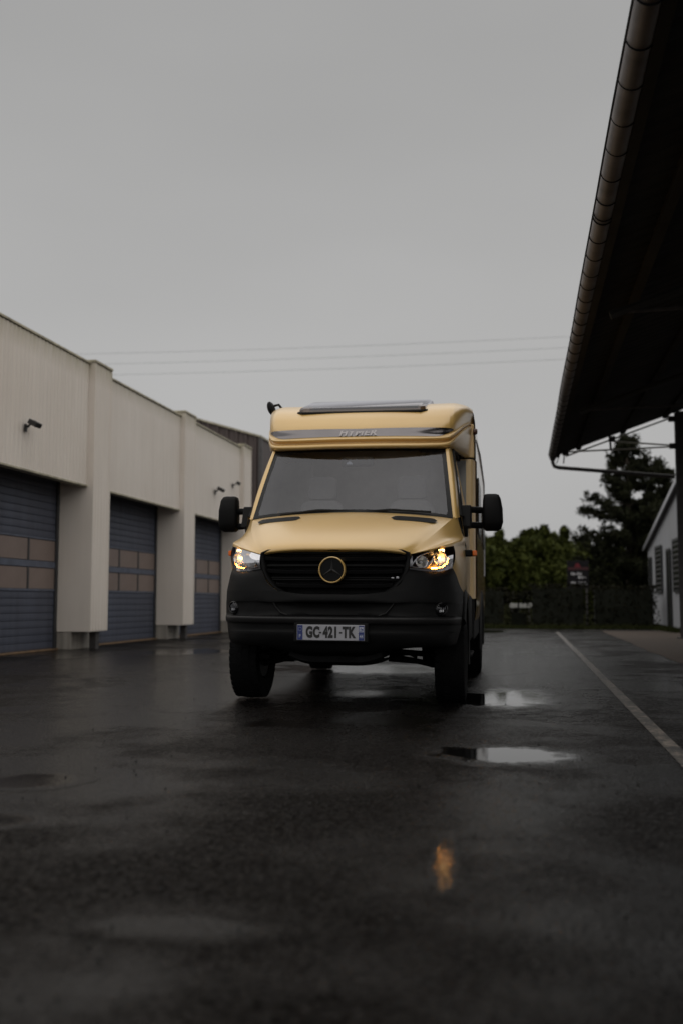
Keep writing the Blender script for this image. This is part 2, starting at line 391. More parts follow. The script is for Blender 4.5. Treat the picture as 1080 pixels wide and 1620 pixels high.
# worn white paint: asphalt shows through
m, n, l, b = mat('worn_line_paint'); M['line'] = m
g = n.new('ShaderNodeNewGeometry'); pos = g.outputs['Position']
nf2 = noi(52, 4, rough=.7); nb = noi(9, 4)
k = math_node(n, l, 'ADD', math_node(n, l, 'MULTIPLY', nf2, .7), math_node(n, l, 'MULTIPLY', nb, .5))
k = rng(k, .57, .72, 0, 1)
mx = n.new('ShaderNodeMix'); mx.data_type = 'RGBA'; l.new(k, mx.inputs['Factor']); mx.inputs['A'].default_value = (.035, .033, .031, 1); mx.inputs['B'].default_value = (.27, .225, .185, 1)
l.new(mx.outputs['Result'], b.inputs['Base Color']); b.inputs['Roughness'].default_value = .5
bp = n.new('ShaderNodeBump'); bp.inputs['Strength'].default_value = .5; bp.inputs['Distance'].default_value = .005; l.new(nf2, bp.inputs['Height']); l.new(bp.outputs[0], b.inputs['Normal'])
# brown verge
m, n, l, b = mat('brown_verge'); M['verge'] = m
g = n.new('ShaderNodeNewGeometry'); pos = g.outputs['Position']
v1 = noi(14, 5); v2 = noi(1.2, 3)
ra = n.new('ShaderNodeValToRGB'); ra.color_ramp.elements[0].position = .3; ra.color_ramp.elements[1].position = .75
ra.color_ramp.elements[0].color = (.022, .016, .011, 1); ra.color_ramp.elements[1].color = (.095, .062, .042, 1)
l.new(v1, ra.inputs['Fac']); l.new(ra.outputs[0], b.inputs['Base Color']); b.inputs['Roughness'].default_value = .85
bp = n.new('ShaderNodeBump'); bp.inputs['Strength'].default_value = .6; bp.inputs['Distance'].default_value = .02; l.new(v1, bp.inputs['Height']); l.new(bp.outputs[0], b.inputs['Normal'])
M['field'] = simple('field_grass', (.012, .013, .006), .95, spec=0, var=.4, scale=.6)

# ------------------------------------------------------------------ ground
def sheet(name, pts, z, m, kind='structure'):
    mb = MB(); mb.add([(x, y, z) for x, y in pts], [tuple(range(len(pts)))])
    o = mb.build(name, m); tag(o, kind=kind); return o
sheet('ground', [(-400, -60), (400, -60), (400, 900), (-400, 900)], 0, M['asphalt'])
# irregular boundary between asphalt and the brown verge
edge_pts = [(2.02 + .09 * mnoise.noise(Vector((y * .6, 3, 0))) + .03 * mnoise.noise(Vector((y * 3, 9, 0))), y) for y in [2 + .5 * i for i in range(55)]]
sheet('verge', edge_pts + [(4.2, 29.0), (4.2, 2.0)], .004, M['verge'])
gpts = [(-30 + i * .7, 30.6 + .25 * mnoise.noise(Vector((i * .5, 1, 0)))) for i in range(98)]
sheet('field', gpts + [(300, 31), (300, 800), (-300, 800), (-300, 31)], .006, M['field'])
sheet('road_line', [(.770, 4.6), (.860, 4.6), (.840, 27.6), (.750, 27.6)], .004, M['line'])
labels = {'pud1': 'bright sky-mirroring puddle just behind the right front tyre of the van', 'pud2': 'oblong puddle in front of the van, half bright and half dark',
          'pud3': 'small broken wet patch near the camera glinting with amber headlight reflection', 'pud4': 'thin puddle strip before the second blue roller door',
          'pud5': 'small dark puddle alone on the left asphalt', 'pud6': 'dark puddle cut by the left picture edge', 'pud7': 'faint pale puddle closest to the camera',
          'pud8': 'wide wet sheet of water under the rear of the van', 'pud9': 'small wet patch between the front tyres of the van',
          'pud10': 'dark puddle far behind, in front of the hedge', 'pud11': 'narrow puddle at the foot of the first white pillar', 'pud12': 'shallow wet sheen between the van and the white line'}
done = set()
for i, (nm, x, y, rx, ry, st) in enumerate(PUD):
    if nm in done: continue
    done.add(nm)
    if nm == 'pud3': x, y, rx, ry = -.275, 3.4, .10, .40
    mb = MB(); k = 28
    pts = [(x + rx * 1.5 * math.cos(t) * (1 + .12 * math.sin(3 * t + i)), y + ry * 1.5 * math.sin(t) * (1 + .12 * math.cos(2 * t + i)), .0009 if nm != 'pud12' else .0005) for t in [2 * math.pi * j / k for j in range(k)]]
    mb.add(pts, [tuple(range(k))]); o = mb.build('puddle', M['asphalt']); tag(o, labels[nm], 'puddle', 'puddles on the wet asphalt')
# loose grit
mb = MB(); rnd = random.Random(3)
for i in range(520):
    y = 1.6 + 9 * rnd.random() ** 1.6; x = -.18 * y + (rnd.random() - .5) * .75 * y; r = .003 + .006 * rnd.random() ** 2
    c = Vector((x, y, r * .4)); v = [c + Vector((r * rnd.uniform(.6, 1.2) * math.cos(a), r * rnd.uniform(.6, 1.2) * math.sin(a), 0)) for a in (0, 1.25, 2.5, 3.75, 5)]
    v += [c + Vector((0, 0, r * .7)), c - Vector((0, 0, r * .5))]
    mb.add(v, [(j, (j + 1) % 5, 5) for j in range(5)] + [((j + 1) % 5, j, 6) for j in range(5)])
o = mb.build('gravel', simple('grit', (.012, .012, .012), .8)); tag(o, 'loose dark grit scattered over the wet asphalt', kind='stuff')

# ------------------------------------------------------------------ white industrial building on the left
wh = empty('workshop_building', (-8.05, 11.0, 0)); tag(wh, 'cream metal-clad workshop with blue-grey roller doors between deep pillars', 'building')
WX, WY = -8.05, 11.0
def wmb(): return MB()
def toW(mb):      # world -> local of the building empty
    mb.v = [(p[0] - WX, p[1] - WY, p[2]) for p in mb.v]; return mb
PIL = [(11.45, 12.16), (16.22, 16.94), (20.96, 21.68), (25.72, 26.42)]
BAY_TOP = [5.0, 4.93, 4.95]
def corrug(y0, y1, pitch, depth):
    ys = []; y = y0
    while y < y1 - 1e-4:
        for f, d in ((0, 0), (.36, 0), (.5, 1), (.86, 1)):
            yy = y + f * pitch
            if yy < y1: ys.append((yy, d * depth))
        y += pitch
    ys.append((y1, 0)); return ys
for i in range(3):
    y0, y1 = PIL[i][1] + .002, PIL[i + 1][0] - .002; zt = BAY_TOP[i]
    prof = corrug(y0, y1, .125 if i == 0 else .20, .013 if i == 0 else .007)
    mb = MB(); mb.grid([[(-7.52 + d, y, z) for y, d in prof] for z in (2.86, zt)])
    toW(mb).build('cladding_panel', M['wall'], wh)
    toW(MB().box(-7.66, -7.505, y0, y1, 2.835, 2.862)).build('soffit_trim', M['coping'], wh)
    toW(MB().box(-9.5, -7.655, y0, y1, 2.95, 3.05)).build('soffit', M['doorframe'], wh)
    toW(MB().box(-7.66, -7.56, y0, y1, 2.862, zt - .03)).build('wall_core', M['wall'], wh)
    toW(MB().box(-8.6, -7.487, y0, y1, zt + .012, zt + .05)).build('coping', M['coping'], wh, bevel=.006)
    toW(MB().box(-7.6, -7.525, y0, y1, zt - .05, zt + .011)).build('coping_gap', M['doorframe'], wh)
for i, (y0, y1) in enumerate(PIL):
    zt = 5.055 - .01 * i
    prof = corrug(y0 + .07, y1 - .03, .125, .010)
    mb = MB(); mb.box(-9.0, -7.42, y0, y1, .312, zt)
    mb.grid([[(-7.418 + d, y, z) for y, d in prof] for z in (.33, zt - .05)])
    toW(mb).build('pillar', M['wall'], wh)
    toW(MB().box(-8.7, -7.39, y0 - .025, y1 + .02, zt + .001, zt + .045)).build('pillar_coping', M['coping'], wh, bevel=.006)
    toW(MB().box(-8.75, -7.76, y0 + .015, y1 + .06, 0, .311)).build('plinth', M['plinth'], wh, bevel=.008)
    toW(MB().box(-7.62, -7.50, y0 + .45, y0 + .6, 0, .311)).build('foot_post', M['steel_dark'], wh)
    toW(MB().box(-7.425, -7.398, y0 + .002, y0 + .05, .313, zt - .01)).build('corner_trim', M['wall'], wh, bevel=.004)
    toW(MB().box(-7.425, -7.398, y1 - .045, y1 - .002, .313, zt - .01)).build('corner_trim', M['wall'], wh, bevel=.004)
# sectional doors
plank_me = None; pane_me = None
for i in range(3):
    y0, y1 = PIL[i][1] + .06, PIL[i + 1][0] + .03
    d = empty('roller_door', (-8.05 - WX, y0 - WY, 0)); d.parent = wh
    W = y1 - y0
    if plank_me is None:
        b1 = MB(); h = .119; b1.add([(-.008, 0, 0), (.0, 0, .008), (.003, 0, .05), (0, 0, h - .008), (-.008, 0, h), (-.008, W, 0), (.0, W, .008), (.003, W, .05), (0, W, h - .008), (-.008, W, h)],
                                  [(j, j + 1, j + 6, j + 5) for j in range(4)]); plank_me = b1.mesh('plank', M['plank'])
        pane_me = MB().box(-.012, .004, .03, .97, 0, .345).mesh('pane', M['pane'])
    for k in range(8): inst('plank', plank_me, d, loc=(0, 0, .03 + .122 * k))
    for k in range(9): inst('plank', plank_me, d, loc=(0, 0, 1.915 + .122 * k))
    for (za, zb) in ((1.005, 1.045), (1.405, 1.515), (1.88, 1.915)):
        MB().box(-.03, .014, 0, W, za, zb).build('rail', M['doorrail'], d, bevel=.006)
    for j in range(4):
        yb = (W - 4.0) + j - .06
        for zb in (1.05, 1.525): inst('pane', pane_me, d, loc=(0, yb, zb))
        MB().box(-.02, .012, yb - .028, yb + .028, 1.046, 1.404).build('mullion', M['doorframe'], d)
        MB().box(-.02, .012, yb - .028, yb + .028, 1.516, 1.879).build('mullion', M['doorframe'], d)
    MB().box(-.06, .03, -.02, .05, 0, 2.95).build('door_jamb', M['doorframe'], d)
    MB().box(-.06, .03, W - .12, W - .02, 0, 2.95).build('door_jamb', M['doorframe'], d)
    MB().box(-.2, .06, 0, W, .004, .028).build('threshold', M['rust'], d)
    MB().box(-.3, -.1, -.1, W + .1, 0, 3.0).build('door_backing', M['doorframe'], d)
toW(MB().box(-22, -8.9, 11.46, 26.40, 0, 4.86)).build('main_hall', M['wall'], wh)
# floodlights
for i, (y, z, rz) in enumerate(((13.95, 3.50, 0), (23.45, 3.53, 0), (24.95, 3.86, 20))):
    L = empty('floodlight', (-7.5, y, z), (0, 0, R(rz)))
    L.scale = (.74, .74, .74)
    tag(L, ['black floodlight on the nearest wall panel above the first door', 'floodlight low on the third wall panel, over the van mirror',
            'small floodlight high beside the last white pillar'][i], 'floodlight', 'floodlights on the workshop wall')
    MB().box(0, .03, -.04, .04, -.10, .06).build('mounting_plate', M['lampblack'], L)
    MB().tube([(.02, 0, .0), (.06, .0, .0), (.11, 0, .05)], .022, 6).build('bracket', M['lampblack'], L)
    mm = Matrix.Translation((.20, .02, .07)) @ Matrix.Rotation(R(28), 4, 'Y')
    sc = .6 if i == 2 else .8
    MB().box(-.12 * sc, .14 * sc, -.15 * sc, .15 * sc, -.05, .05, mm).build('lamp_head', M['lampblack'], L, bevel=.012)
    MB().box(-.10 * sc, .12 * sc, -.12 * sc, .12 * sc, -.057, -.051, mm).build('glass', M['lampglass'], L)
# brown hall behind
bh = empty('brown_hall', (-12, 31, 0)); tag(bh, 'dark brown ribbed metal hall with sloping roof behind the white workshop', 'building')
def btop(x): return 6.12 - .30 * (x + 8.38)
x0, x1 = -20.0, -8.38
xs = []; x = x0
while x < x1 - .01:
    for f, dd in ((0, 0), (.55, 0), (.65, .05), (.9, .05)):
        if x + f * .32 < x1: xs.append((x + f * .32, dd))
    x += .32
xs.append((x1, 0))
mb = MB(); mb.grid([[(x + 12, -dd, 0) for x, dd in xs], [(x + 12, -dd, btop(x)) for x, dd in xs]]); mb.build('front_cladding', M['brown'], bh)
MB().prism([(x0 + 12, 0), (x1 + 12, 0), (x1 + 12, btop(x1) - .02), (x0 + 12, btop(x0) - .02)], 'y', .06, 12).build('hall_body', M['brown'], bh)
MB().prism([(x0 + 12, btop(x0)), (x1 + 12.05, btop(x1) - .01), (x1 + 12.05, btop(x1) + .05), (x0 + 12, btop(x0) + .06)], 'y', -.10, 12).build('roof_edge', M['coping'], bh)
MB().box(x1 + 11.95, x1 + 12.06, -.11, .05, 0, btop(x1) - .02).build('corner_trim', M['steel_dark'], bh)

# ------------------------------------------------------------------ canopy on the right
GX, GZ, YA, YB = .60, 4.20, -2.0, 23.6
ca = empty('canopy', (3.508, 10, 0), (0, 0, .0048)); tag(ca, 'dark open-sided canopy with zinc gutter and steel truss along the right', 'canopy')
def toC(mb): mb.v = [(p[0] - 3.45, p[1] - 10, p[2]) for p in mb.v]; return mb
SL = .35
def uz(x): return 4.24 + SL * (x - .80)      # underside height
prof = []
y = YA
while y < YB - .02:
    for f, dd in ((0, 0), (.3, 0), (.45, .014), (.85, .014)):
        prof.append((min(y + f * .25, YB), dd))
    y += .25
prof.append((YB, 0))
mb = MB()
mb.grid([[(x, yy, uz(x) + dd) for yy, dd in prof] for x in (.76, 3.4, 7.2)])
mb.grid([[(x, yy, uz(x) + .08 + dd) for yy, dd in prof] for x in (7.2, .76)])
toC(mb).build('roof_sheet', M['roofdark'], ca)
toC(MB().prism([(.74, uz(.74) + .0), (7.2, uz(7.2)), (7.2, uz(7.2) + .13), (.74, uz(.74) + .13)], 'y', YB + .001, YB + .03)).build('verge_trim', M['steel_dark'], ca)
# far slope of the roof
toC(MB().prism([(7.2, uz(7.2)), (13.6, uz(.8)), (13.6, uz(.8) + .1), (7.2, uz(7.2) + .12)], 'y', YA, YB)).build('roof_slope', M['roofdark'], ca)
for xp in (1.25, 2.25, 3.2, 4.6, 6.0):
    toC(MB().box(xp - .05, xp + .05, YA, YB, uz(xp) - .06, uz(xp) - .004)).build('purlin', M['roofdark'], ca)
toC(MB().box(.715, .80, YA, YB, GZ - .03, uz(.78) + .06)).build('fascia_board', M['roofdark'], ca)
# half-round gutter
gm = MB(); rows = []
gr = .082; gc = (.655, 4.235)
ys = [YA + i * .8 for i in range(int((YB - YA) / .8) + 1)] + [YB + .05]
for yy in ys:
    sag = .012 * mnoise.noise(Vector((yy * .35, 0, 5)))
    rows.append([(gc[0] + sag + gr * math.cos(t), yy, gc[1] + sag + gr * math.sin(t)) for t in [R(180 + 180 * k / 12) for k in range(13)]])
gm.grid(rows)
toC(gm); gu = gm.build('gutter', M['zinc'], ca, smooth=60)
sm = gu.modifiers.new('solid', 'SOLIDIFY'); sm.thickness = .003
lip = MB(); lip.tube([(gc[0] - gr - .004 + .012 * mnoise.noise(Vector((yy * .35, 0, 5))), yy, gc[1] + .005 + .012 * mnoise.noise(Vector((yy * .35, 0, 5)))) for yy in ys], .010, 6)
toC(lip).build('gutter_lip', M['seal'], ca)
MBc = MB().add([(gc[0] + gr * math.cos(R(180 + 15 * k)), YB + .052, gc[1] + gr * math.sin(R(180 + 15 * k))) for k in range(13)], [tuple(range(13))]); toC(MBc).build('gutter_end', M['steel_dark'], ca)
yy = 5.5; rnd = random.Random(11); by = []
while yy < YB: by.append(yy); yy += .47 + rnd.uniform(-.05, .05)
by += [6.95, 8.72, 8.8, 3.9, 4.5, 5.0]
for yb in by:
    br = MB(); br.tube([(gc[0] + (gr + .006) * math.cos(R(170 + 190 * k / 12)), yb, gc[1] + (gr + .006) * math.sin(R(170 + 190 * k / 12))) for k in range(13)], .0075, 5)
    toC(br).build('gutter_bracket', M['seal'], ca, smooth=60)
# trusses and columns
for ti, yt in enumerate((YB - .12, 17.6, 11.6, 5.6)):
    P = (lambda *p: [(a, yt, c) for a, c in p])
    if ti == 0:
        for (a, c, rad, mt, nm) in ((( .95, uz(.95) - .11), (3.40, uz(3.40) - .11), .020, 'steel_pale', 'top_chord'),
                            ((.95, 4.285), (3.40, 4.345), .020, 'steel_pale', 'tie_rod'), ((2.02, uz(2.02) - .16), (3.38, 4.37), .020, 'steel_pale', 'diagonal'),
                            ((1.96, uz(1.96) - .12), (1.97, 4.30), .028, 'steel_dark', 'strut'), ((.92, uz(.92) - .08), (.90, 4.02), .016, 'steel_dark', 'hanger'),
                            ((.83, 4.25), (.74, 4.02), .012, 'steel_dark', 'hanger')):
            toC(MB().tube(P(a, c), rad, 6)).build(nm, M[mt], ca)
        for gx, gz in ((.95, 4.27), (2.0, uz(2.0) - .10), (3.33, uz(3.33) - .14), (3.34, 4.36)):
            toC(MB().box(gx - .075, gx + .075, yt - .03, yt + .03, gz - .065, gz + .065)).build('gusset', M['steel_dark'], ca, bevel=.01)
        dp = MB(); dp.tube([(.66, YB - .02, 4.20), (.66, YB - .02, 4.05), (.70, YB - .02, 3.965), (.80, YB - .02, 3.935), (2.0, YB - .02, 3.81), (3.38, YB - .02, 3.665)], .045, 10)
        toC(dp).build('downpipe', M['steel_dark'], ca, smooth=60)
        toC(MB().lathe([(.05, 0), (.075, .05), (.078, .10), (.05, .12)], 12, Matrix.Translation((.66, YB - .02, 4.10)))).build('outlet', M['steel_dark'], ca, smooth=60)
    else:
        toC(MB().tube(P((.95, uz(.95) - .18), (7.1, uz(7.1) - .18)), .05, 6)).build('rafter', M['roofdark'], ca)
        toC(MB().tube(P((.95, 4.15), (3.4, 4.2)), .022, 6)).build('tie_rod', M['steel_dark'], ca)
    cm = MB(); cx = 3.50
    cm.box(cx - .10, cx + .10, yt - .10, yt - .085, 0, uz(3.5) - .04); cm.box(cx - .10, cx + .10, yt + .085, yt + .10, 0, uz(3.5) - .04); cm.box(cx - .012, cx + .012, yt - .084, yt + .084, 0, uz(3.5) - .04)
    toC(cm).build('column', M['steel_dark'], ca)
    toC(MB().box(cx - .17, cx + .17, yt - .17, yt + .17, .004, .03)).build('base_plate', M['steel_dark'], ca)

# ------------------------------------------------------------------ small white shed on the right
sh = empty('white_shed', (4.22, 30, 0)); tag(sh, 'small white shed with sloping roof edge and narrow dark windows at right', 'shed')
def toS(mb): mb.v = [(p[0] - 4.22, p[1] - 30, p[2]) for p in mb.v]; return mb
def vz(y): return 2.62 + (36.45 - y) * .183
ys0 = 27.0
mb = MB(); mb.prism([(ys0, 0), (36.44, 0), (36.44, vz(36.44)), (ys0, vz(ys0))], 'x', 4.24, 9.5); toS(mb).build('shed_body', M['shedwall'], sh)
pr = corrug(ys0, 36.44, .22, .010); mb = MB(); mb.grid([[(4.236 - d, y, 0.02) for y, d in pr], [(4.236 - d, y, vz(y) - .01) for y, d in pr]]); toS(mb).build('shed_cladding', M['shedwall'], sh)
toS(MB().prism([(ys0, vz(ys0)), (36.55, vz(36.55)), (36.55, vz(36.55) + .10), (ys0, vz(ys0) + .10)], 'x', 4.10, 9.6)).build('roof', M['steel_dark'], sh)
toS(MB().prism([(ys0, vz(ys0) - .02), (36.57, vz(36.57) - .02), (36.57, vz(36.57) + .12), (ys0, vz(ys0) + .12)], 'x', 4.07, 4.098)).build('verge_board', M['satin'], sh)
for (ya, yb, za, zb, nm) in ((32.65, 34.08, 1.13, 2.57, 'window'), (28.82, 30.12, 1.12, 2.57, 'window'), (30.74, 31.50, .03, 2.36, 'door'), (35.3, 35.9, .1, 2.3, 'door')):
    f = toS(MB().box(4.19, 4.2195, ya, yb, za, zb)).build(nm, M['shade'], sh)
    for q in ((ya - .04, ya + .04, za - .04, zb + .04), (yb - .04, yb + .04, za - .04, zb + .04)): toS(MB().box(4.17, 4.188, *q)).build('frame', M['lampblack'], f)
    for q in ((za - .04, za + .04), (zb - .04, zb + .04)): toS(MB().box(4.172, 4.186, ya + .041, yb - .041, *q)).build('frame', M['lampblack'], f)
    if nm == 'window':
        for k in range(9):
            zz = za + .1 + k * (zb - za - .1) / 9
            toS(MB().box(4.176, 4.1895, ya + .05, yb - .05, zz, zz + .05)).build('blind_slat', M['shutter'], f)

# ------------------------------------------------------------------ vegetation
def leaf_quad(mb, c, size, rnd, elong=1.6):
    a = Vector((rnd.gauss(0, 1), rnd.gauss(0, 1), rnd.gauss(0, 1))).normalized(); b2 = a.cross(Vector((rnd.gauss(0, 1), rnd.gauss(0, 1), rnd.gauss(0, 1)))).normalized()
    a *= size * elong; b2 *= size
    i = len(mb.v); mb.v += [tuple(c - a), tuple(c + b2 * .6), tuple(c + a), tuple(c - b2 * .6)]; mb.f.append((i, i + 1, i + 2, i + 3))
def bush(loc, rx, ry, h, label, seed, nleaf, lm, group, cat='bush', name='bush', size=.075):
    rnd = random.Random(seed); t = empty(name, (loc[0], loc[1], 0)); tag(t, label, cat, group)
    tm = MB(); cl = []
    for k in range(9):
        a = rnd.uniform(0, 6.28); p = (rx * .5 * math.cos(a), ry * .4 * math.sin(a), h * rnd.uniform(.5, .8))
        tm.tube([(0, 0, 0), (p[0] * .35, p[1] * .35, h * .25), p], [.07, .045, .012], 5)
    for k in range(64):
        u = rnd.uniform(-1, 1); w = rnd.uniform(-1, 1); z = rnd.uniform(.12, 1)
        lim = math.sqrt(max(0.02, 1 - (max(0, z - .45) / .6) ** 2))
        cl.append((Vector((u * rx * lim, w * ry * lim, z * h * rnd.uniform(.82, 1.0))), rnd.uniform(.22, .42) * rx / 1.5))
    for k in range(22):      # upright shoots that give the ragged top
        u = rnd.uniform(-.95, .95); cl.append((Vector((u * rx, rnd.uniform(-.6, .6) * ry, h * rnd.uniform(.86, 1.05) * (1 - .12 * u * u))), rnd.uniform(.10, .2) * rx / 1.5))
    lmb = MB()
    for k in range(nleaf):
        c, r = rnd.choice(cl); d = Vector((rnd.gauss(0, 1), rnd.gauss(0, 1), rnd.gauss(0, 1))); d = d.normalized() * r * rnd.uniform(.35, 1.1)
        d.z *= 1.35
        p = c + d
        if p.z > .05: leaf_quad(lmb, p, size * rnd.uniform(.6, 1.2), rnd)
    tm.build('stems', M['bark'], t); lmb.build('foliage', lm, t)
    return t
G = 'leafy trees behind the hedge'
bush((-6.6, 68.5), 2.8, 2.4, 4.8, 'bushy green tree mostly hidden behind the van body', 21, 13000, M['leaf'], G, 'tree', 'broadleaf_tree', .15)
bush((-3.6, 67.5), 2.5, 2.4, 5.35, 'bushy green tree showing just right of the van mirror', 22, 18000, M['leaf'], G, 'tree', 'broadleaf_tree', .15)
bush((-.9, 68.0), 2.7, 2.4, 4.65, 'yellowish bushy tree above the white glimpse in the hedge gap', 23, 19000, M['leaf'], G, 'tree', 'broadleaf_tree', .15)
bush((1.7, 68.5), 2.6, 2.4, 5.25, 'rounded dark bushy tree behind the sign, left of the conifer', 24, 19000, M['leaf'], G, 'tree', 'broadleaf_tree', .15)
bush((4.4, 66), 2.4, 2.0, 4.2, 'low green tree at the foot of the tall conifer', 26, 12000, M['leaf'], G, 'tree', 'broadleaf_tree', .15)
def conifer():
    rnd = random.Random(5); t = empty('conifer_tree', (4.35, 44, 0)); tag(t, 'tall dark conifer with ragged tufted branches rising behind the canopy', 'tree')
    tm = MB(); lm = MB()
    stems = [((0, 0), 7.75, 2.6), ((1.35, .2), 6.6, 1.9)]
    for (sx, sy), H, Rm in stems:
        tm.tube([(sx * .3, sy, 0), (sx * .7, sy, H * .35), (sx, sy, H * .97)], [.22, .15, .02], 8)
        nb = 118 if H > 7 else 74
        for k in range(nb):
            z = H * (.10 + .9 * (k + rnd.random()) / nb); f = z / H
            rr_ = Rm * min(1, (1 - f) * 1.75 + .10) * rnd.uniform(.55, 1.08)
            a = rnd.uniform(0, 6.28); ex = Vector((math.cos(a), math.sin(a), 0))
            base = Vector((sx * min(1, .3 + f), sy, z - .25 * rr_)); tip = base + ex * rr_ + Vector((0, 0, .28 * rr_ + rnd.uniform(-.1, .2)))
            tm.tube([base, base.lerp(tip, .6), tip], [.03, .02, .008], 4, False)
            nt = 4 + int(5.5 * rr_)
            for q in range(nt):
                s = .35 + .65 * (q + rnd.random()) / nt; c = base.lerp(tip, s) + Vector((rnd.gauss(0, .12), rnd.gauss(0, .12), rnd.gauss(.02, .08)))
                r = rnd.uniform(.15, .31)
                for j in range(34):
                    d = Vector((rnd.gauss(0, 1), rnd.gauss(0, 1), rnd.gauss(.25, .8))).normalized() * r * rnd.uniform(.2, 1)
                    leaf_quad(lm, c + d + ex * r * .3, rnd.uniform(.035, .06), rnd, 2.2)
        for j in range(260):
            d = Vector((rnd.gauss(0, .10), rnd.gauss(0, .10), rnd.uniform(-.75, .15))); leaf_quad(lm, Vector((sx, sy, H)) + d, rnd.uniform(.03, .05), rnd, 2.2)
    tm.build('trunk', M['bark'], t); lm.build('crown', M['needle'], t)
conifer()
bush((6.9, 42.5), 1.1, 1.0, 4.6, 'dark shrub to the right of the conifer, beyond the shed', 31, 8000, M['needle'], 'dark evergreens beyond the shed', 'tree', 'evergreen_tree', .07)
bush((5.9, 46.5), 1.4, 1.0, 5.2, 'dark evergreen close behind the tall conifer', 32, 9000, M['needle'], 'dark evergreens beyond the shed', 'tree', 'evergreen_tree', .08)
def hedge(x0, x1, h, y, label, seed, gap0=.0, dens=260, low=0):
    rnd = random.Random(seed); t = empty('hedge', ((x0 + x1) / 2, y, 0)); tag(t, label, 'hedge', 'clipped hedges at the end of the yard')
    cx = (x0 + x1) / 2; hw = (x1 - x0) / 2; lm = MB(); cm = MB()
    cm.box(-hw + .12, hw - .12, -.32, .32, gap0 + .12, h - .12)
    for k in range(max(2, int(hw * 2 / .6))):
        sx = -hw + .3 + k * .6
        if sx < hw: cm.tube([(sx, 0, 0), (sx + .05, 0, gap0 + .3)], .03, 5)
    n_ = int(hw * 2 * h * dens)
    for k in range(n_):
        p = Vector((rnd.uniform(-hw, hw), rnd.uniform(-.45, .45), rnd.uniform(gap0, h)))
        s = rnd.random()
        if s < .5: p.y = -.40 + rnd.gauss(0, .05)
        elif s < .75: p.z = h - abs(rnd.gauss(0, .05))
        elif s < .9: p.x = rnd.choice((-hw, hw)) + rnd.gauss(0, .05)
        leaf_quad(lm, p, rnd.uniform(.03, .055), rnd, 1.5)
    for k in range(int(hw * 2 * low * 420)):
        leaf_quad(lm, Vector((rnd.uniform(-hw, hw), rnd.uniform(-.3, .3), low * (1 - rnd.random() ** 1.5))), rnd.uniform(.03, .055), rnd, 1.5)
    if low: cm.box(-hw + .1, hw - .1, -.2, .2, 0, low - .12)
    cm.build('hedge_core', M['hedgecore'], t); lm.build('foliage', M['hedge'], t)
hedge(-9.5, -3.2, 1.25, 32.4, 'long clipped hedge hidden behind the van and its wheels', 41)
hedge(-3.15, -.62, 1.26, 32.5, 'hedge block beside the van, left of the bright gap', 42)
hedge(-.60, .10, 1.14, 33.3, 'short set-back hedge piece over the bright gap', 43, .76, 300, .56)
hedge(.05, 1.86, 1.36, 32.4, 'tallest hedge block, below the dark sign', 44)
hedge(1.98, 3.95, 1.31, 32.5, 'dark hedge block next to the white shed', 45)
hedge(4.0, 4.9, 1.3, 37.2, 'hedge end behind the corner of the white shed', 46)
mb = MB(); rnd = random.Random(8)
for k in range(9000):
    x = rnd.uniform(-5, 4.1); y = 30.55 + abs(rnd.gauss(0, .8))
    if k % 3 == 0: x = 4.15 - abs(rnd.gauss(0, .18)); y = rnd.uniform(27.4, 34)
    hh = rnd.uniform(.04, .13); a = rnd.uniform(0, 6.28); w = .012
    mb.add([(x - w * math.cos(a), y - w * math.sin(a), 0), (x + w * math.cos(a), y + w * math.sin(a), 0), (x + rnd.gauss(0, .03), y + rnd.gauss(0, .03), hh)], [(0, 1, 2)])
o = mb.build('grass', M['grass']); tag(o, 'rough grass at the foot of the hedges and the shed', kind='stuff')
wr = MB().box(-.66, .20, 40, 40.12, .56, .74).build('guard_rail', M['white_thing'], bevel=.02); tag(wr, 'bright white rail glimpsed through the hedge gap', 'rail')
# its posts
MB().box(-.60, -.55, 40.02, 40.10, 0, .56).build('post', M['steel_dark'], wr); MB().box(.06, .11, 40.02, 40.10, 0, .56).build('post', M['steel_dark'], wr)

# sign
sg = empty('sign_board', (1.70, 34, 0)); tag(sg, 'dark upright sign with red top mark and small white lettering above the hedge', 'sign')
MB().box(-.36, .34, -.03, .03, 1.24, 2.16).build('panel', M['signdark'], sg, bevel=.01)
MB().box(-.33, .33, -.036, -.0305, 1.86, 1.95).build('red_band', simple('sign_maroon', (.05, .006, .009), .5), sg)
MB().prism([(-.13, 1.95), (.09, 1.95), (.05, 2.02), (.0, 2.09), (-.06, 2.09), (-.10, 2.02)], 'y', -.038, -.031).build('red_mark', M['signred'], sg)
rnd = random.Random(4)
def scrawl(x0, x1, z0, z1):
    mb = MB(); x = x0
    while x < x1:
        w = rnd.uniform(.008, .013); zt = z1 if rnd.random() < .35 else z0 + (z1 - z0) * .62
        mb.box(x, x + w, -.036, -.0305, z0, zt)
        if rnd.random() < .6: mb.box(x + w, x + w + .016, -.036, -.0305, z0 if rnd.random() < .5 else zt - .016, (z0 if rnd.random() < .0 else zt))
        x += w + rnd.uniform(.018, .03)
    return mb.build('lettering', M['signwhite'], sg)
scrawl(-.23, .10, 1.69, 1.78); scrawl(-.02, .25, 1.575, 1.66); scrawl(-.24, -.10, 1.42, 1.47); scrawl(-.02, .26, 1.45, 1.475); scrawl(-.02, .27, 1.375, 1.40)
for px in (-.28, .26): MB().box(px - .03, px + .03, -.025, .025, 0, 1.239).build('post', M['steel_dark'], sg)

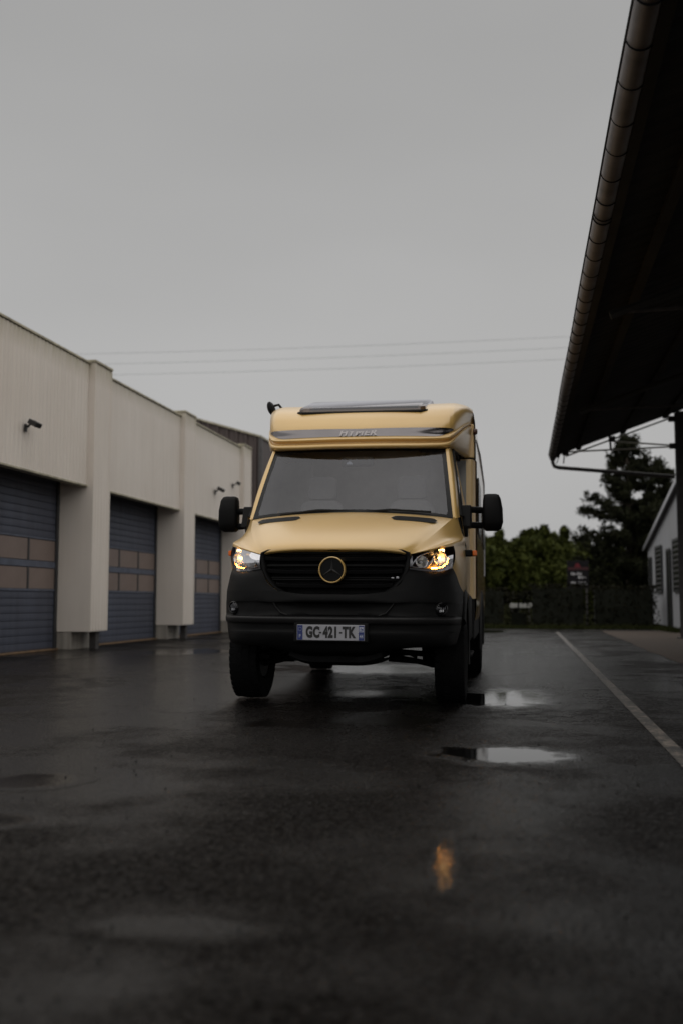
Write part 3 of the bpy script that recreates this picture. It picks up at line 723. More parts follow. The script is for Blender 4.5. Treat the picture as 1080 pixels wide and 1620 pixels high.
# power lines
for i, (xa, za, xb, zb) in enumerate(((-33.1, 19.65, 2.8, 19.23), (-31.3, 18.93, 2.8, 18.60), (-30.0, 18.19, 2.8, 17.92))):
    pts = []
    for k in range(33):
        x = -45 + 62 * k / 32; t = (x - xa) / (xb - xa)
        s = (k / 32) * (1 - k / 32)
        sref = lambda X: ((X + 45) / 62) * (1 - (X + 45) / 62)
        z = za + (zb - za) * t - 1.6 * (s - (sref(xa) * (1 - t) + sref(xb) * t)) * 1.0
        pts.append((x, 70 + i * .6, z))
    o = MB().tube(pts, .0085, 5).build('power_line', M['wire']); tag(o, ['topmost of the three faint power lines across the sky', 'middle one of the three faint power lines', 'lowest of the three faint power lines above the van'][i], 'power line', 'power lines across the sky')

# ------------------------------------------------------------------ the motorhome (local: x to image right, y backwards from the nose, z up)
van = empty('motorhome', (-1.486, 7.607, 0), (0, R(.4), R(1.3)))
tag(van, 'gold semi-integrated motorhome with black bumper and lit headlights parked facing the camera', 'motorhome')
def both(mb, name, mt, parent=van, **k):
    mb.build(name, mt, parent, **k); return mb.mirror().build(name, mt, parent, **k)

# hood
C = [(.58, .10, 1.222), (.63, .165, 1.268), (.71, .32, 1.342), (.795, .57, 1.440), (.855, .83, 1.523), (.885, .97, 1.560)]
hood = [[(0, .065, 1.232), (.3, .075, 1.23), (.5, .10, 1.219), (.572, .125, 1.204)],
        [(0, .03, 1.250), (.3, .04, 1.248), (.5, .075, 1.237), C[0]],
        [(0, .062, 1.298), (.31, .072, 1.296), (.53, .115, 1.284), C[1]],
        [(0, .23, 1.388), (.34, .24, 1.385), (.59, .28, 1.366), C[2]],
        [(0, .50, 1.500), (.36, .51, 1.497), (.66, .54, 1.478), C[3]],
        [(0, .72, 1.578), (.38, .735, 1.572), (.71, .78, 1.549), C[4]],
        [(0, .86, 1.612), (.40, .88, 1.602), (.72, .92, 1.578), C[5]]]
MB().grid(loft(hood, 6, 5, True)).build('hood', M['paint'], van, smooth=180)
# fender flank between hood crease and headlight
Eg = [(.59, .104, 1.212), (.72, .19, 1.243), (.83, .295, 1.272), (.917, .43, 1.295), (.968, .70, 1.312), (.985, 1.04, 1.33)]
Cf = [tuple(p) for p in C[:5]] + [(.915, 1.04, 1.60)]
flank = []
for k in range(6):
    a, b_ = Cf[k], Eg[k]; mid = lerp(a, b_, .5); mid2 = lerp(a, b_, .82)
    w = (0, .3, .8, 1, 1, .8)[k]
    flank.append([a, (mid[0] + .004 * w, mid[1] - .010 * w, mid[2] - .016 * w), (mid2[0] + .016 * w, mid2[1] - .016 * w, mid2[2] + .004 * w), b_])
both(MB().grid(loft(flank, 5, 5)), 'fender_top', M['paint'], smooth=180)
# fender side
top = [(.917, .43, 1.295), (.945, .56, 1.303), (.968, .70, 1.312), (.979, .87, 1.322), (.985, 1.04, 1.33)]
bot = [(.906, .415, 1.115), (.936, .52, 1.035), (.960, .67, .965), (.975, .84, .93), (.985, 1.04, .93)]
rows = [top] + [[(lerp(a, b_, t)[0] + .018 * math.sin(math.pi * t), lerp(a, b_, t)[1], lerp(a, b_, t)[2]) for a, b_ in zip(top, bot)] for t in (.3, .65)] + [bot]
both(MB().grid(loft(rows, 4, 4)), 'fender_side', M['paint'], smooth=180)
# hood vents
def hoodpt(x, t):      # point on the hood near the scuttle (t: 0 at y .56 -> 1 at y .83)
    y = .60 + .2 * t + .04 * (abs(x) / .7) ** 2; z = 1.533 + .066 * t - .032 * (abs(x) / .72) ** 2.2
    return y, z
for s in (-1, 1):
    mb = MB(); N = 14; rows = []
    for tt in range(4):
        row = []
        for k in range(N + 1):
            x = .385 + .385 * k / N; e = min(1, min(k, N - k) / 1.2); cv = .80 + (-.42 + .84 * tt / 3) * e * .85
            y, z = hoodpt(x, cv - .62); row.append((s * x, y, z + .010))
        rows.append(row)
    mb.grid(rows); mb.build('hood_vent', M['plastic'], van, smooth=180)

# windscreen: one patch split into clear glass and black frit
W0 = [(0, .865, 1.615), (.4, .885, 1.605), (.70, .92, 1.585), (.885, .968, 1.562)]
W2 = [(0, 1.365, 2.24), (.38, 1.375, 2.24), (.63, 1.40, 2.237), (.795, 1.44, 2.23)]
W1 = [[lerp(a, b_, t)[0] * (1 + .0), lerp(a, b_, t)[1] - .012 * math.sin(math.pi * t), lerp(a, b_, t)[2] + .012 * math.sin(math.pi * t)] for t in (.5,) for a, b_ in zip(W0, W2)]
ws = loft([W0, W1, W2], 26, 40, True)
nr, nc = len(ws), len(ws[0])
gl, fr = MB(), MB()
for i in range(nr - 1):
    for j in range(nc - 1):
        v = (i + .5) / (nr - 1); u = abs((j + .5) / (nc - 1) * 2 - 1)
        dtop = .035 + .045 * math.exp(-((u - .78) / .16) ** 2)
        ins = .075; rr_ = .06
        du = 1 - ins - u; db = v - .035; 
        inside = du > 0 and db > 0 and v < 1 - dtop
        if inside and du < rr_ and db < rr_ * 1.3: inside = ((rr_ - du) / rr_) ** 2 + ((rr_ * 1.3 - db) / (rr_ * 1.3)) ** 2 < 1
        q = [ws[i][j], ws[i][j + 1], ws[i + 1][j + 1], ws[i + 1][j]]
        (gl if inside else fr).add(q, [(0, 1, 2, 3)])
def weld(mb):
    d = {}; nv = []; mp = []
    for p in mb.v:
        k = tuple(round(c, 5) for c in p)
        if k not in d: d[k] = len(nv); nv.append(p)
        mp.append(d[k])
    mb.v = nv; mb.f = [tuple(mp[i] for i in f) for f in mb.f]; return mb
wsr = weld(gl).build('windscreen', M['windscreen'], van, smooth=180)
weld(fr).build('frit_border', M['gloss_black'], wsr, smooth=180)
# A pillars
rows = []
for t in (0, .33, .66, 1):
    bw = .016 * math.sin(math.pi * t)
    i0 = lerp((.886, .966, 1.560), (.796, 1.438, 2.24), t); i1 = lerp((.918, .99, 1.567), (.826, 1.46, 2.25), t); i2 = lerp((.940, 1.08, 1.580), (.846, 1.56, 2.255), t)
    rows.append([(i0[0], i0[1] - bw, i0[2]), (i1[0] + bw * .6, i1[1] - bw * .8, i1[2]), (i2[0] + bw * .4, i2[1] - bw * .6, i2[2])])
both(MB().grid(loft(rows, 5, 6)), 'windscreen_pillar', M['paint'], smooth=180)
# cab roof frame behind the windscreen, open under the cap's roof window
for s_ in (-1, 1):
    mb = MB().grid(loft([[(.56, 1.43, 2.24), (.80, 1.45, 2.236), (.845, 1.57, 2.245)], [(.56, 2.3, 2.26), (.80, 2.3, 2.26), (.87, 2.3, 2.25)]], 4, 3)); (mb if s_ > 0 else mb.mirror()).build('cab_roof', M['plastic'], van, smooth=180)
MB().grid(loft([[(0, 1.366, 2.241), (.5, 1.39, 2.241), (.80, 1.45, 2.236)], [(0, 1.50, 2.27), (.5, 1.50, 2.27), (.80, 1.54, 2.26)]], 4, 2, True)).build('roof_header', M['plastic'], van, smooth=180)

# cab doors
for s in (-1, 1):
    d = empty('cab_door'); d.parent = van
    def S(mb, nm, mt, par=d, **k):
        return (mb if s > 0 else mb.mirror()).build(nm, mt, par, **k)
    rows = [[(.950, 1.06, 1.59), (.960, 1.6, 1.60), (.968, 2.285, 1.60)], [(.975, 1.055, 1.40), (.982, 1.6, 1.40), (.986, 2.285, 1.40)],
            [(.979, 1.055, 1.15), (.986, 1.6, 1.15), (.988, 2.285, 1.15)], [(.974, 1.055, .93), (.980, 1.6, .90), (.982, 2.285, .88)]]
    S(MB().grid(loft(rows, 4, 5)), 'door_skin', M['paint'], smooth=180)
    wr_ = [[(.938, 1.09, 1.585), (.965, 1.6, 1.60), (.972, 2.285, 1.60)], [(.895, 1.34, 1.90), (.925, 1.7, 1.92), (.930, 2.285, 1.92)], [(.848, 1.57, 2.245), (.868, 1.8, 2.25), (.872, 2.285, 2.25)]]
    S(MB().grid(loft(wr_, 4, 5)), 'door_window', M['side_glass'], smooth=180)
    S(MB().tube([(.945, 1.09, 1.59), (.90, 1.34, 1.905), (.853, 1.57, 2.248), (.873, 1.85, 2.255), (.877, 2.285, 2.255)], .016, 6), 'window_seal', M['seal'], smooth=60)
    S(MB().tube([(.962, 1.09, 1.60), (.970, 1.6, 1.607), (.977, 2.285, 1.607)], .012, 6), 'belt_seal', M['seal'], smooth=60)
    S(MB().tube([(.930, 1.05, 1.58), (.988, 1.052, 1.33), (.990, 1.052, 1.1), (.986, 1.052, .92)], .006, 5), 'door_gap', M['seal'])
    S(MB().tube([(.999, 2.05, 1.30), (1.03, 2.07, 1.30), (1.03, 2.2, 1.30), (.999, 2.22, 1.30)], .014, 6), 'handle', M['plastic'], smooth=60)
# exterior mirrors
for s in (-1, 1):
    mi = empty('wing_mirror'); mi.parent = van
    def S(mb, nm, mt, par=mi, **k):
        return (mb if s > 0 else mb.mirror()).build(nm, mt, par, **k)
    hs = []
    for (z, xa, xb, ya, yb) in ((1.482, 1.13, 1.225, 1.36, 1.43), (1.50, 1.105, 1.255, 1.325, 1.45), (1.56, 1.098, 1.272, 1.305, 1.46), (1.68, 1.10, 1.268, 1.30, 1.465), (1.77, 1.105, 1.252, 1.31, 1.46), (1.805, 1.115, 1.235, 1.335, 1.45), (1.815, 1.135, 1.21, 1.365, 1.43)):
        xa += .028; xb += .04
        cx_, cy_ = (xa + xb) / 2, (ya + yb) / 2; ring = []
        for k in range(20):
            t = 2 * math.pi * k / 20; c_, s_ = math.cos(t), math.sin(t)
            ring.append((cx_ + (xb - xa) / 2 * math.copysign(abs(c_) ** .42, c_), cy_ + (yb - ya) / 2 * math.copysign(abs(s_) ** .5, s_), z))
        hs.append(ring)
    hb = MB().grid(hs, True); hb.f.append(tuple(range(20))); hb.f.append(tuple(range(120, 140)))
    S(hb, 'mirror_housing', M['plastic'], smooth=50, bevel=0)
    S(MB().box(1.15, 1.28, 1.462, 1.468, 1.53, 1.78), 'mirror_glass', M['chrome'])
    S(MB().tube([(.955, 1.24, 1.660), (1.02, 1.30, 1.668), (1.12, 1.37, 1.668)], .030, 8), 'upper_arm', M['plastic'], smooth=60)
    S(MB().tube([(.965, 1.24, 1.535), (1.02, 1.30, 1.53), (1.12, 1.37, 1.53)], .030, 8), 'lower_arm', M['plastic'], smooth=60)
    S(MB().prism([(1.12, 1.50), (1.37, 1.50), (1.38, 1.70), (1.20, 1.70)], 'x', .925, 1.035), 'mirror_foot', M['plastic'], bevel=.012)
    S(MB().prism([(1.16, 1.42), (1.30, 1.42), (1.36, 1.52), (1.12, 1.52)], 'x', .965, 1.002), 'mirror_skirt', M['plastic'], bevel=.01)
# marker lamps on the fenders
for s in (-1, 1):
    mk = MB().box(.965, 1.05, .90, .99, 1.232, 1.288); (mk if s > 0 else mk.mirror()).build('marker_lamp', M['plastic'], van, bevel=.01)
    mk = MB().box(1.0505, 1.09, .905, .985, 1.236, 1.284); lm_ = (mk if s > 0 else mk.mirror()).build('marker_lens', M['amber'], van, bevel=.01)

# headlights
HT = [(.597, .095, 1.208), (.70, .160, 1.236), (.82, .275, 1.268), (.914, .42, 1.290)]
HB = [(.592, .090, 1.092), (.70, .145, 1.080), (.82, .245, 1.084), (.905, .40, 1.116)]
HM = [(a[0] * .5 + b_[0] * .5 + .004, a[1] * .5 + b_[1] * .5 - .018, a[2] * .5 + b_[2] * .5) for a, b_ in zip(HT, HB)]
hp = loft([HT, HM, HB], 8, 8)
def hq(u, v, off=0):
    i = v * (len(hp) - 1); j = u * (len(hp[0]) - 1); i0, j0 = min(int(i), len(hp) - 2), min(int(j), len(hp[0]) - 2)
    a = lerp(hp[i0][j0], hp[i0][j0 + 1], j - j0); b_ = lerp(hp[i0 + 1][j0], hp[i0 + 1][j0 + 1], j - j0); p = lerp(a, b_, i - i0)
    return Vector((p[0] - off * .45, p[1] + off * .9, p[2]))
HN = Vector((.45, -.89, .05)).normalized()
for s in (-1, 1):
    h = empty('headlight'); h.parent = van
    def S(mb, nm, mt, par=h, **k):
        return (mb if s > 0 else mb.mirror()).build(nm, mt, par, **k)
    S(MB().grid(hp), 'lens', M['lens'], smooth=180)
    mb = MB(); mb.grid([[hq(u / 12, v / 6, .075) for u in range(13)] for v in range(7)])
    ring = [(u / 12, 0) for u in range(13)] + [(1, v / 6) for v in range(1, 7)] + [(u / 12, 1) for u in range(11, -1, -1)] + [(0, v / 6) for v in range(5, 0, -1)]
    mb.grid([[hq(u, v, .075) for u, v in ring], [hq(u, v, .003) for u, v in ring]], True)
    S(mb, 'lamp_housing', M['gloss_black'], smooth=40)
    rot = HN.to_track_quat('Z', 'Y').to_matrix().to_4x4()
    for (u, v, r, lit) in ((.68, .42, .055, True), (.30, .50, .048, False)):
        c = hq(u, v, .030); mm = Matrix.Translation(c) @ rot
        S(MB().lathe([(.004, -.052), (r * .45, -.042), (r * .75, -.026), (r, 0), (r * 1.06, .002)], 20, mm), 'reflector', M['bowl'], smooth=180)
        S(MB().lathe([(.002, -.03), (.011, -.026), (.012, -.006), (.003, .0)], 10, mm), 'bulb', M['bulb'] if lit else M['chrome'], smooth=180)
        nn = 14
        S(MB().tube([mm @ Vector((r * 1.06 * math.cos(6.2832 * k / nn), r * .98 * math.sin(6.2832 * k / nn), .004)) for k in range(nn + 1)], .0045, 5, False), 'bezel', M['chrome'], smooth=180)
    # bright indicator light guide: below and beside the outer bowl
    S(MB().tube([hq(u, v, .018) for u, v in ((.50, .84), (.60, .85), (.74, .83), (.85, .72), (.88, .50))], .0075, 6), 'light_guide', M['glow'], smooth=180)
    S(MB().tube([hq(u, v, .015) for u, v in ((.66, .10), (.72, .09), (.76, .12))], .012, 6), 'indicator', M['bulb'], smooth=180)
    S(MB().tube([hq(u, v, .008) for u, v in ((.04, .78), (.2, .83), (.38, .80), (.47, .62), (.52, .35), (.56, .14))], .0055, 6), 'chrome_trim', M['satin'], smooth=180)
    S(MB().tube([hq(u, v, .010) for u, v in ((.05, .74), (.12, .40), (.24, .18), (.40, .10), (.56, .12))], .004, 6), 'chrome_trim', M['satin'], smooth=180)
    mb = MB(); mb.grid([[hq(u / 10, v, .012) for u in range(11)] for v in (.86, .93, .985)]); S(mb, 'lower_trim', M['satin'], smooth=180)
    mb = MB(); mb.grid([[hq(u, v, .012) for u in (.0, .03, .07)] for v in (.10, .5, .8)]); S(mb, 'side_trim', M['satin'], smooth=180)

# front bumper
def plan(x, y0, w, yend, p=2.6):      # bulged plan curve: y at lateral x
    t = min(1, abs(x) / w); return y0 + (yend - y0) * (1 - (1 - t ** p) ** (1 / p))
def brow(z, y0, w, yend, rec=0, p=2.3, gx=0):
    xs_ = [0, .16, .30, .42, .50, .62, .74, .84, .91, .955, .985, 1.0]
    out = []
    for f in xs_:
        x = f * w; y = plan(x, y0, w, yend, p)
        if rec: y += rec * (1 if x < .40 else max(0, 1 - (x - .40) / .07))
        out.append((x, y, z))
    return out
# upper bumper wings beside the grille (inner edge follows the grille outline)
wing = [[(.588, .098, 1.098), (.66, .135, 1.090), (.76, .195, 1.080), (.85, .295, 1.093), (.906, .41, 1.112), (.908, .418, 1.113)],
        [(.562, .075, 1.05), (.66, .105, 1.045), (.77, .165, 1.04), (.87, .275, 1.055), (.928, .43, 1.068), (.938, .52, 1.035)],
        [(.52, .055, .98), (.65, .085, .985), (.78, .15, .985), (.885, .27, .99), (.945, .44, 1.0), (.962, .66, .965)],
        [(.43, .030, .920), (.62, .065, .925), (.78, .14, .925), (.90, .27, .925), (.958, .45, .925), (.978, .83, .928)]]
both(MB().grid(loft(wing, 5, 5)), 'bumper_wing', M['plastic'], smooth=180)
# below the grille: wing bottom row continues through the centre
def cen(z, yc, rowp):
    return [(0, yc, z), (.22, yc + .006, z)] + rowp
r0 = cen(.898, -.012, [(.43, .030, .920), (.62, .065, .925), (.78, .14, .925), (.90, .27, .925), (.958, .45, .925), (.978, .83, .928)])
r1 = cen(.868, -.020, [(.43, .024, .872), (.62, .06, .872), (.78, .138, .872), (.90, .268, .872), (.962, .45, .872), (.982, .80, .885)])
r1b = cen(.835, -.012, [(.43, .022, .835), (.62, .062, .835), (.78, .14, .835), (.90, .27, .835), (.965, .45, .835), (.985, .77, .85)])
r2 = cen(.826, .055, [(.415, .050, .826), (.62, .066, .826), (.78, .15, .826), (.90, .275, .826), (.966, .45, .826), (.986, .76, .84)])
r3 = cen(.740, .055, [(.375, .046, .740), (.62, .066, .740), (.78, .152, .740), (.90, .278, .745), (.966, .45, .745), (.986, .70, .75)])
r4 = cen(.728, -.030, [(.43, .010, .728), (.62, .052, .728), (.78, .134, .728), (.90, .262, .728), (.962, .44, .728), (.982, .66, .72)])
r5 = cen(.722, -.038, [(.43, .002, .722), (.62, .045, .722), (.78, .128, .722), (.90, .255, .722), (.962, .435, .722), (.982, .64, .71)])
r6 = cen(.676, -.036, [(.43, .004, .676), (.62, .046, .676), (.78, .130, .676), (.90, .257, .676), (.958, .43, .676), (.976, .62, .67)])
r7 = cen(.668, -.022, [(.43, .016, .668), (.62, .058, .668), (.78, .140, .668), (.895, .265, .668), (.952, .43, .668), (.970, .61, .66)])
r8 = cen(.612, -.016, [(.43, .022, .612), (.62, .064, .612), (.78, .145, .612), (.89, .265, .612), (.942, .42, .612), (.958, .58, .60)])
r9 = cen(.600, -.026, [(.43, .014, .600), (.62, .056, .600), (.78, .138, .600), (.885, .26, .600), (.938, .41, .600), (.953, .57, .59)])
r10 = cen(.525, -.005, [(.43, .035, .530), (.62, .075, .535), (.78, .15, .535), (.875, .262, .535), (.925, .40, .54), (.940, .54, .54)])
r11 = cen(.450, .04, [(.43, .09, .472), (.62, .12, .492), (.77, .185, .495), (.86, .285, .495), (.91, .41, .50), (.928, .53, .505)])
r12 = cen(.415, .14, [(.42, .18, .462), (.60, .20, .487), (.74, .25, .490), (.83, .33, .490), (.88, .43, .495), (.90, .53, .50)])
MB().grid(loft([r0, r1, r1b, r2, r3, r4, r5, r6, r7, r8, r9, r10, r11, r12], 5, 3, True)).build('front_bumper', M['plastic'], van, smooth=50)
bar = [[(x, y - .004, z) for x, y, z in r_] for r_ in (r5, r6)]
b0 = [(x, y + .024, z + .006) for x, y, z in bar[0]]; b1_ = [(x, y - .008, z - .004) for x, y, z in bar[0]]; b3_ = [(x, y + .012, z - .006) for x, y, z in bar[1]]
MB().grid(loft([b0, b1_, [(x, y - .010, (z + bar[1][k][2]) / 2) for k, (x, y, z) in enumerate(bar[0])], bar[1], b3_], 5, 3, True)).build('bumper_bar', M['satin_plastic'], van, smooth=60)
for s in (-1, 1):
    MB().tube([(s * .475, .042, .832), (s * .455, .040, .80), (s * .415, .034, .755), (s * .36, .028, .735)], .007, 6).build('intake_fin', M['satin_plastic'], van, smooth=60)
    MB().tube([(s * .93, .40, .842), (s * .86, .225, .858), (s * .74, .118, .862), (s * .60, .054, .852)], .006, 6).build('bumper_crease', M['plastic'], van, smooth=60)
# fog lamps in shallow bezels
for s in (-1, 1):
    f_ = empty('fog_lamp'); f_.parent = van
    nrm = Vector((.42, -.90, 0)).normalized(); mm = Matrix.Translation((.828, .188, .788)) @ nrm.to_track_quat('Z', 'Y').to_matrix().to_4x4()
    def S(mb, nm, mt, par=f_, **k):
        return (mb if s > 0 else mb.mirror()).build(nm, mt, par, **k)
    S(MB().lathe([(.052, -.02), (.054, .010), (.046, .016), (.040, .008)], 20, mm), 'bezel', M['gloss_black'], smooth=60)
    S(MB().lathe([(.001, -.012), (.020, -.006), (.038, .008)], 18, mm), 'reflector', M['rim'], smooth=180)
    S(MB().lathe([(.040, .008), (.026, .015), (.001, .018)], 18, mm), 'lens', M['lens'], smooth=180)
    for k in (-1, 0, 1): S(MB().box(.013 * k - .004, .013 * k + .004, -.022, -.004, .006, .012, mm), 'bulb_shade', M['chrome'])

# grille
def gy(x): return .035 + .19 * x * x
def gw(z):
    T = [(.895, .33), (.905, .385), (.925, .428), (.96, .478), (1.02, .535), (1.10, .572), (1.18, .588), (1.215, .585), (1.232, .565), (1.243, .52)]
    for (za, a), (zb, b_) in zip(T, T[1:]):
        if za <= z <= zb: return a + (b_ - a) * (z - za) / (zb - za)
    return T[0][1] if z < T[0][0] else T[-1][1]
gp = empty('grille'); gp.parent = van
mb = MB(); zs = [.893 + .355 * k / 16 for k in range(17)]
mb.grid([[(gw(z) * 1.02 * u / 8, gy(gw(z) * u / 8) + .075, z) for u in range(-8, 9)] for z in zs]); mb.build('grille_back', M['under'], gp)
# frame: band following the outline
ol = [(gw(z), z) for z in zs]; ol = [(-a, z) for a, z in ol[::-1]] + [(a, z) for a, z in ol]
ol = [(0, 1.246), (-.3, 1.245)] + ol[0:0] + [(-gw(z), z) for z in zs[::-1]] + [(-.15, .893), (.15, .893)] + [(gw(z), z) for z in zs] + [(.3, 1.245)]
ccx, ccz = 0, 1.07
def rim(k, dy): return [(ccx + (x - ccx) * k, gy(x) + dy, ccz + (z - ccz) * (k if k < 1 else 1 + (k - 1) * .6)) for x, z in ol]
MB().grid([rim(1.035, .012), rim(1.02, -.004), rim(.985, -.006), rim(.955, .01), rim(.94, .075)], True).build('grille_frame', M['plastic'], gp, smooth=50)
for zc in (1.175, 1.075, .966):
    w = gw(zc) * .955; sec = [(.062, .022), (.004, .013), (-.004, .006), (.002, -.016), (.014, -.020), (.062, -.008)]
    mb = MB(); mb.grid([[(w * u / 14, gy(w * u / 14) + dy, zc + dz + .01 * abs(u / 14) ** 6) for u in range(-14, 15)] for dy, dz in sec]); mb.build('grille_slat', M['gloss_black'], gp, smooth=35)
    for dz in (.048, -.046):
        if zc < 1 and dz < 0: continue
        w2 = gw(zc + dz) * .95
        mb = MB(); mb.grid([[(w2 * u / 14, gy(w2 * u / 14) + dy, zc + dz + d2) for u in range(-14, 15)] for dy, d2 in ((.07, .006), (.032, .004), (.030, -.004), (.07, -.006))]); mb.build('grille_slat', M['plastic'], gp, smooth=35)
em = empty('emblem', (0, 0, 0)); em.parent = van
mm = Matrix.Translation((.0, -.022, 1.087)) @ Matrix.Rotation(R(90), 4, 'X')
MB().lathe([(.001, -.004), (.09, -.004), (.094, -.010), (.094, -.06)], 40, mm).build('emblem_disc', M['plastic'], em, smooth=40)
MB().lathe([(.092, -.004), (.093, .004), (.098, .008), (.103, .004), (.104, -.012), (.104, -.05)], 48, mm).build('emblem_ring', M['paint'], em, smooth=50)
star = MB()
for k in range(3):
    a = R(90 + 120 * k); d = Vector((math.cos(a), math.sin(a), 0)); q = Vector((-d.y, d.x, 0))
    v = [q * .012 + Vector((0, 0, -.003)), -q * .012 + Vector((0, 0, -.003)), d * .086 + Vector((0, 0, -.003)), Vector((0, 0, .007)), d * .086 + Vector((0, 0, -.001))]
    star.add([mm @ p for p in v], [(0, 2, 4, 3), (2, 1, 3, 4)])
star.build('emblem_star', simple('star_dark', (.014, .014, .015), .45), em)
for x in (.462, .50): MB().box(x - .012, x + .010, gy(.48) - .002, gy(.48) + .012, 1.022, 1.034 if x < .48 else 1.040).build('grille_badge', M['satin'], van, bevel=.003)

# licence plate
lp = empty('licence_plate', (0, -.055, .604)); lp.parent = van
MB().box(-.262, .262, 0, .012, -.060, .060).build('plate_panel', M['plate_white'], lp, bevel=.004)
MB().box(-.258, -.217, -.0025, -.0004, -.056, .056).build('blue_band', M['plate_blue'], lp)
MB().box(.217, .258, -.0025, -.0004, -.056, .056).build('blue_band', M['plate_blue'], lp)
TX = Matrix.Rotation(R(90), 4, 'X')
for tx, tt in ((-.138, 'GC'), (.000, '421'), (.140, 'TK')):
    text_mesh('plate_text', tt, .112, M['plate_ink'], lp, Matrix.Translation((tx, -.0018, -.001)) @ TX, sx=.64, bold=.0062, extrude=.0008, space=1.08)
for tx in (-.079, .078): MB().box(tx - .010, tx + .010, -.0024, -.0005, -.006, .006).build('plate_dash', M['plate_ink'], lp)
text_mesh('band_text', 'F', .036, M['plate_pale'], lp, Matrix.Translation((-.2375, -.0034, -.028)) @ TX, bold=.0004, extrude=.0005)
text_mesh('band_text', '44', .040, M['plate_pale'], lp, Matrix.Translation((.2375, -.0034, -.028)) @ TX, sx=.72, bold=.0006, extrude=.0005)
stars = MB()
for k in range(12): a = k * math.pi / 6; stars.box(-.2375 + .013 * math.cos(a) - .0015, -.2375 + .013 * math.cos(a) + .0015, -.0034, -.0026, .026 + .013 * math.sin(a) - .0015, .026 + .013 * math.sin(a) + .0015)
stars.build('band_stars', M['plate_pale'], lp)
reg = MB(); reg.box(.221, .254, -.0032, -.0026, .006, .046)
reg.build('region_mark', M['plate_pale'], lp)
reg = MB()
for k in range(3): reg.box(.225 + .003 * k, .247 - .004 * k, -.0042, -.0034, .012 + .011 * k, .016 + .011 * k)
reg.box(.238, .251, -.0042, -.0034, .020, .030)
reg.build('region_print', M['plate_blue'], lp)
MB().box(-.29, .29, .0125, .04, -.075, .075).build('plate_holder', M['plastic'], lp, bevel=.008)
for x in (-.212, .212): MB().lathe([(.0035, 0), (.0035, .003), (.001, .004)], 8, Matrix.Translation((x, -.001, 0)) @ TX).build('plate_screw', M['chrome'], lp)

# underside, skid plate and suspension
sk = MB(); sk.grid(loft([[(0, .13, .43), (.18, .135, .43), (.28, .15, .44), (.36, .17, .455)], [(0, .20, .345), (.18, .20, .345), (.28, .21, .36), (.38, .22, .40)], [(0, .75, .318), (.18, .75, .318), (.30, .75, .335), (.40, .75, .38)], [(0, 1.3, .33), (.18, 1.3, .33), (.30, 1.3, .35), (.40, 1.3, .39)]], 3, 3, True)); sk.build('skid_plate', M['under'], van, smooth=50)
ch = MB(); ch.box(-.34, .34, .30, 1.6, .385, .60); ch.box(-.60, .60, .35, 1.5, .50, .60); ch.box(-.42, -.30, 1.6, 6.6, .44, .60); ch.box(.30, .42, 1.6, 6.6, .44, .60)
ch.build('chassis', M['under'], van)
for s in (-1, 1):
    def S(mb, nm, mt, par=van, **k):
        return (mb if s > 0 else mb.mirror()).build(nm, mt, par, **k)
    S(MB().tube([(.34, .92, .37), (.58, .96, .335), (.78, 1.0, .30)], [.04, .022, .035], 7), 'lower_arm', M['under'], smooth=60)
    S(MB().tube([(.34, 1.12, .37), (.60, 1.06, .33), (.78, 1.0, .29)], .02, 7), 'lower_arm', M['under'], smooth=60)
    S(MB().tube([(.66, 1.0, .33), (.63, 1.02, .72)], .038, 8), 'shock_absorber', M['under'], smooth=60)
    sp = [(.64 + .055 * math.cos(t), 1.01 + .055 * math.sin(t), .48 + .0095 * t) for t in [k * .5 for k in range(46)]]
    S(MB().tube(sp, .009, 5), 'coil_spring', M['under'], smooth=60)
    S(MB().tube([(.44, .86, .40), (.78, .88, .40)], .014, 6), 'tie_rod', M['under'], smooth=60)
    S(MB().tube([(.46, .7, .44), (.55, .74, .40), (.57, .95, .37)], .012, 6), 'stabiliser', M['under'], smooth=60)
    S(MB().tube([(.30, 1.0, .42), (.76, 1.0, .39)], .025, 8), 'drive_shaft', M['under'], smooth=60)
    # arch liner
    al = MB(); al.grid([[(x, 1.0 + .50 * math.cos(R(a)), .38 + .48 * math.sin(R(a))) for a in range(-12, 147, 12)] for x in (.60, .93)])
    al.grid([[(.60, 1.0 + r_ * math.cos(R(a)), .38 + r_ * .96 * math.sin(R(a))) for a in range(24, 157, 12)] for r_ in (.34, .50)])
    S(al, 'wheel_arch_liner', M['under'], smooth=60)
    # arch flare
    fl = MB()
    rows = []
    for (r_, x) in ((.465, .93), (.475, 1.0), (.50, 1.008), (.545, 1.0), (.56, .985)):
        rows.append([(x, 1.0 + r_ * math.cos(R(a)), .40 + r_ * .98 * math.sin(R(a))) for a in range(-14, 147, 8)])
    fl.grid(rows); S(fl, 'wheel_arch_flare', M['plastic'], smooth=50)
    S(MB().grid([[(.985, 1.50, .93), (.992, 2.29, .90)], [(1.0, 1.50, .90), (1.005, 2.29, .88)], [(1.0, 1.52, .55), (1.005, 2.29, .50)], [(.95, 1.54, .46), (.95, 2.29, .42)]]), 'side_sill', M['plastic'], smooth=50)
    S(MB().box(.86, 1.02, 1.55, 2.35, .34, .37), 'step_bar', M['under'], bevel=.01)
